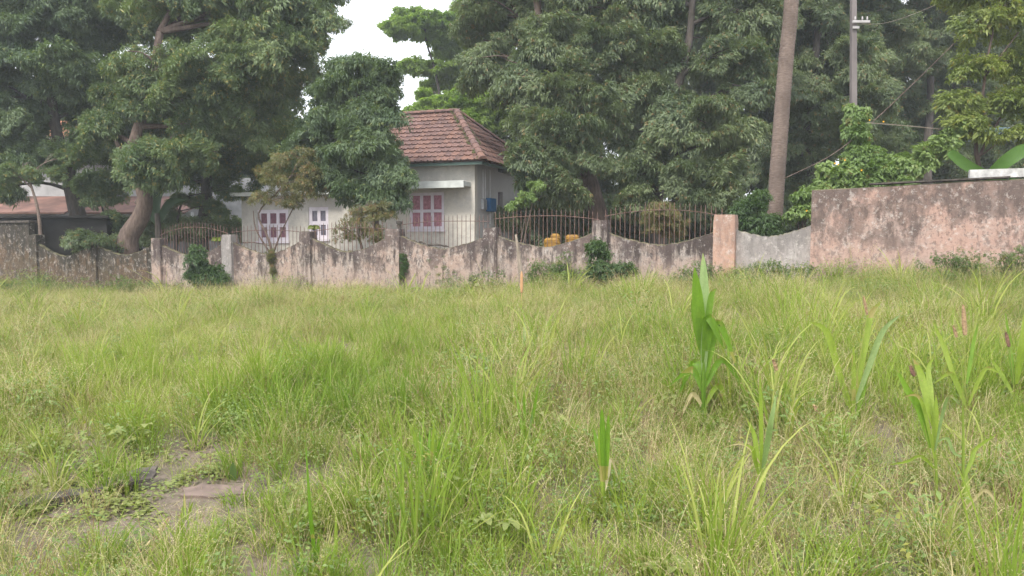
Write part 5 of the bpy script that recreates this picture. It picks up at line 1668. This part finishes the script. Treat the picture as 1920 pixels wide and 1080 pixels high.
def grass():
    X = []; Yy = []
    for (y0, y1, dens) in ((1.6, 4.5, 92), (4.5, 8, 70), (8, 13, 50), (13, 24.5, 38)):
        w0 = 0.72 * y1 + 2.0
        n = int((y1 - y0) * 2 * w0 * dens)
        x = rng.uniform(-w0, w0, n); y = rng.uniform(y0, y1, n)
        k = np.abs(x) < 0.72 * y + 1.8
        X.append(x[k]); Yy.append(y[k])
    x = np.concatenate(X); y = np.concatenate(Yy)
    # keep this side of the wall
    t = (x + 10.01) / 2.389
    yw = 22 - 1.056 * t - 0.18
    k = (y < yw) | ((x > 12) & (y < 12))
    x = x[k]; y = y[k]
    z = gh(x, y)
    px, py = gpx(x, y, z)
    # bare soil, given in photo pixels of the ground and turned into a weight on the ground itself
    def patch(cx, cy, rx, ry):
        g = G(cx, cy); sx = rx * g.y / F
        gy0 = G(cx, cy + ry).y; gy1 = G(cx, cy - ry).y; sy = max((gy1 - gy0) / 2, .1)
        return ((x - g.x) / sx) ** 2 + ((y - (gy0 + gy1) / 2) / sy) ** 2
    bare = np.ones_like(x) * 9
    for q in ((230, 1005, 170, 26), (430, 930, 100, 20), (130, 1040, 90, 20), (360, 970, 120, 20), (680, 1070, 90, 14), (560, 1064, 90, 14)):
        bare = np.minimum(bare, patch(*q))
    creep = np.ones_like(x) * 9
    for q in ((180, 960, 170, 30), (300, 950, 90, 30), (150, 900, 150, 36), (330, 880, 130, 40), (540, 700, 80, 20)):
        creep = np.minimum(creep, patch(*q))
    gdark = np.ones_like(x) * 9
    for q in ((760, 660, 150, 46), (120, 740, 190, 50), (1380, 800, 60, 30), (640, 730, 90, 30), (860, 640, 60, 30), (280, 690, 60, 20), (560, 780, 100, 26)):
        gdark = np.minimum(gdark, patch(*q))
    fernp = np.ones_like(x) * 9
    for q in ((1750, 545, 260, 40), (1500, 560, 120, 24), (420, 840, 160, 40), (1180, 720, 90, 30)):
        fernp = np.minimum(fernp, patch(*q))
    n = len(x)
    u = rng.random(n)
    n1 = lownoise(x, y, 1.5, 3); n2 = lownoise(x, y, 2.4, 5); n3 = lownoise(x, y, .5, 9)
    near = 1 - sstep(6, 10, y)
    right = sstep(-1.5, 2.0, x)
    wts = {
        'green': 0.18 + 0.46 * n1 * near + 0.9 * (gdark < 1),
        'straw': 0.10 + 0.34 * (1 - n1) * near,
        'litter': 0.03 + 3.0 * (bare < 1.3),
        'broad': 0.016 + 0.15 * near * n3 * (1 - n2),
        'herb': 0.05 + 0.26 * near * n2 * (1 - n1),
        'reed': 0.018 + 0.05 * near * right * n2,
        'seed': 0.42 * (1 - n1) + 0.50 * (1 - near) + .05,
        'dry': 0.10 + 0.26 * n2 * near,
        'fine': 0.42 + 0.2 * (1 - near),
        'tall': (0.02 + 0.22 * n2 * n1) * near * (0.25 + 0.9 * right) + 0.12 * (gdark < 1),
        'weed': 0.07 + 0.22 * n3 * (x < 1) + 0.06 * near,
        'creep': 0.0 + 5.0 * (creep < 1),
        'fern': 0.07 + 0.10 * n2 + 1.6 * (fernp < 1) * rng.random(n),
    }
    Wt = np.stack([wts[k] * np.ones(n) for k in wts], 1)
    cs = np.cumsum(Wt, 1) / Wt.sum(1, keepdims=True)
    kind = (u[:, None] > cs).sum(1)
    keys = list(wts)
    idx = np.zeros(n, int)
    for i, kn in enumerate(keys):
        s0, c0 = kinds[kn]
        m_ = kind == i
        idx[m_] = s0 + rng.integers(0, c0, m_.sum())
    hgt = 0.62 + 0.42 * n3 + 0.28 * (n2 - .5) + rng.normal(0, .13, n)
    hgt *= 1 - 0.28 * sstep(7, 3.2, y) * (1 - right) 
    n4 = lownoise(x, y, 2.0, 41)
    hgt *= 0.72 + 0.5 * n4
    hgt *= (1 - 0.06 * right * near) * (1 - 0.35 * (creep < 1.2))
    hgt = np.clip(hgt, .35, 1.5)
    # rank weeds along the foot of the wall
    dw = yw[k] - y
    foot = (dw < 0.75) & (x > -16) & (lownoise(x, y, 1.9, 21) > .35)
    idx = np.where(foot & (rng.random(n) < .8), kinds['fern'][0] + rng.integers(0, 3, n), idx)
    hgt = np.where(foot, hgt * rng.uniform(.9, 1.7, n), hgt)
    idx = np.where((bare < 2.2) & ((idx >= kinds['reed'][0]) & (idx < kinds['reed'][0] + 6)), kinds['litter'][0], idx)
    idx = np.where((bare < 1.6) & ((idx >= kinds['tall'][0]) & (idx < kinds['tall'][0] + 4)), kinds['creep'][0], idx)
    for (fx, fy) in ((1318, 800), (1600, 810), (1810, 800), (1900, 770), (1755, 975), (1810, 1010), (1428, 960), (1133, 990)):
        g_ = G(fx, fy)
        clr = (np.abs(x - g_.x) < .35) & (y < g_.y + .1) & (y > g_.y - 1.3)
        hgt = np.where(clr, np.minimum(hgt, .62), hgt)
        idx = np.where(clr & (((idx >= kinds['reed'][0]) & (idx < kinds['reed'][0] + 6)) | ((idx >= kinds['tall'][0]) & (idx < kinds['tall'][0] + 4))), kinds['fine'][0] + 1, idx)
    tallp = rng.random(n) < .06
    hgt = np.where(tallp, hgt * 1.3, hgt)
    lowleft = (bare < 1.0 + 0.5 * (lownoise(x, y, 7, 31) - .5))
    keep = ~(lowleft & (rng.random(n) < 0.66))
    hgt = np.where(bare < 1.25, hgt * .45, hgt)
    hgt = np.where((bare >= 1.25) & (bare < 2.2), hgt * .7, hgt)
    x, y, z, idx, hgt = x[keep], y[keep], z[keep], idx[keep], hgt[keep]
    n = len(x)
    wid = np.clip(hgt, .75, 1.2)
    far = 1 + 0.5 * sstep(8, 18, y)          # sparser, broader tussocks further out
    scl = np.stack([wid * far, wid * far, hgt], 1)
    rot = np.stack([rng.normal(0, .07, n), rng.normal(0, .07, n), rng.uniform(0, 6.283, n)], 1)
    o = scatter('grass', TUFTS, np.stack([x, y, z - .01], 1), rot, scl, idx)
    tag(o, 'rough knee high grass and weeds covering the whole field', 'grass', kind='stuff')
    print('grass', n)
grass()
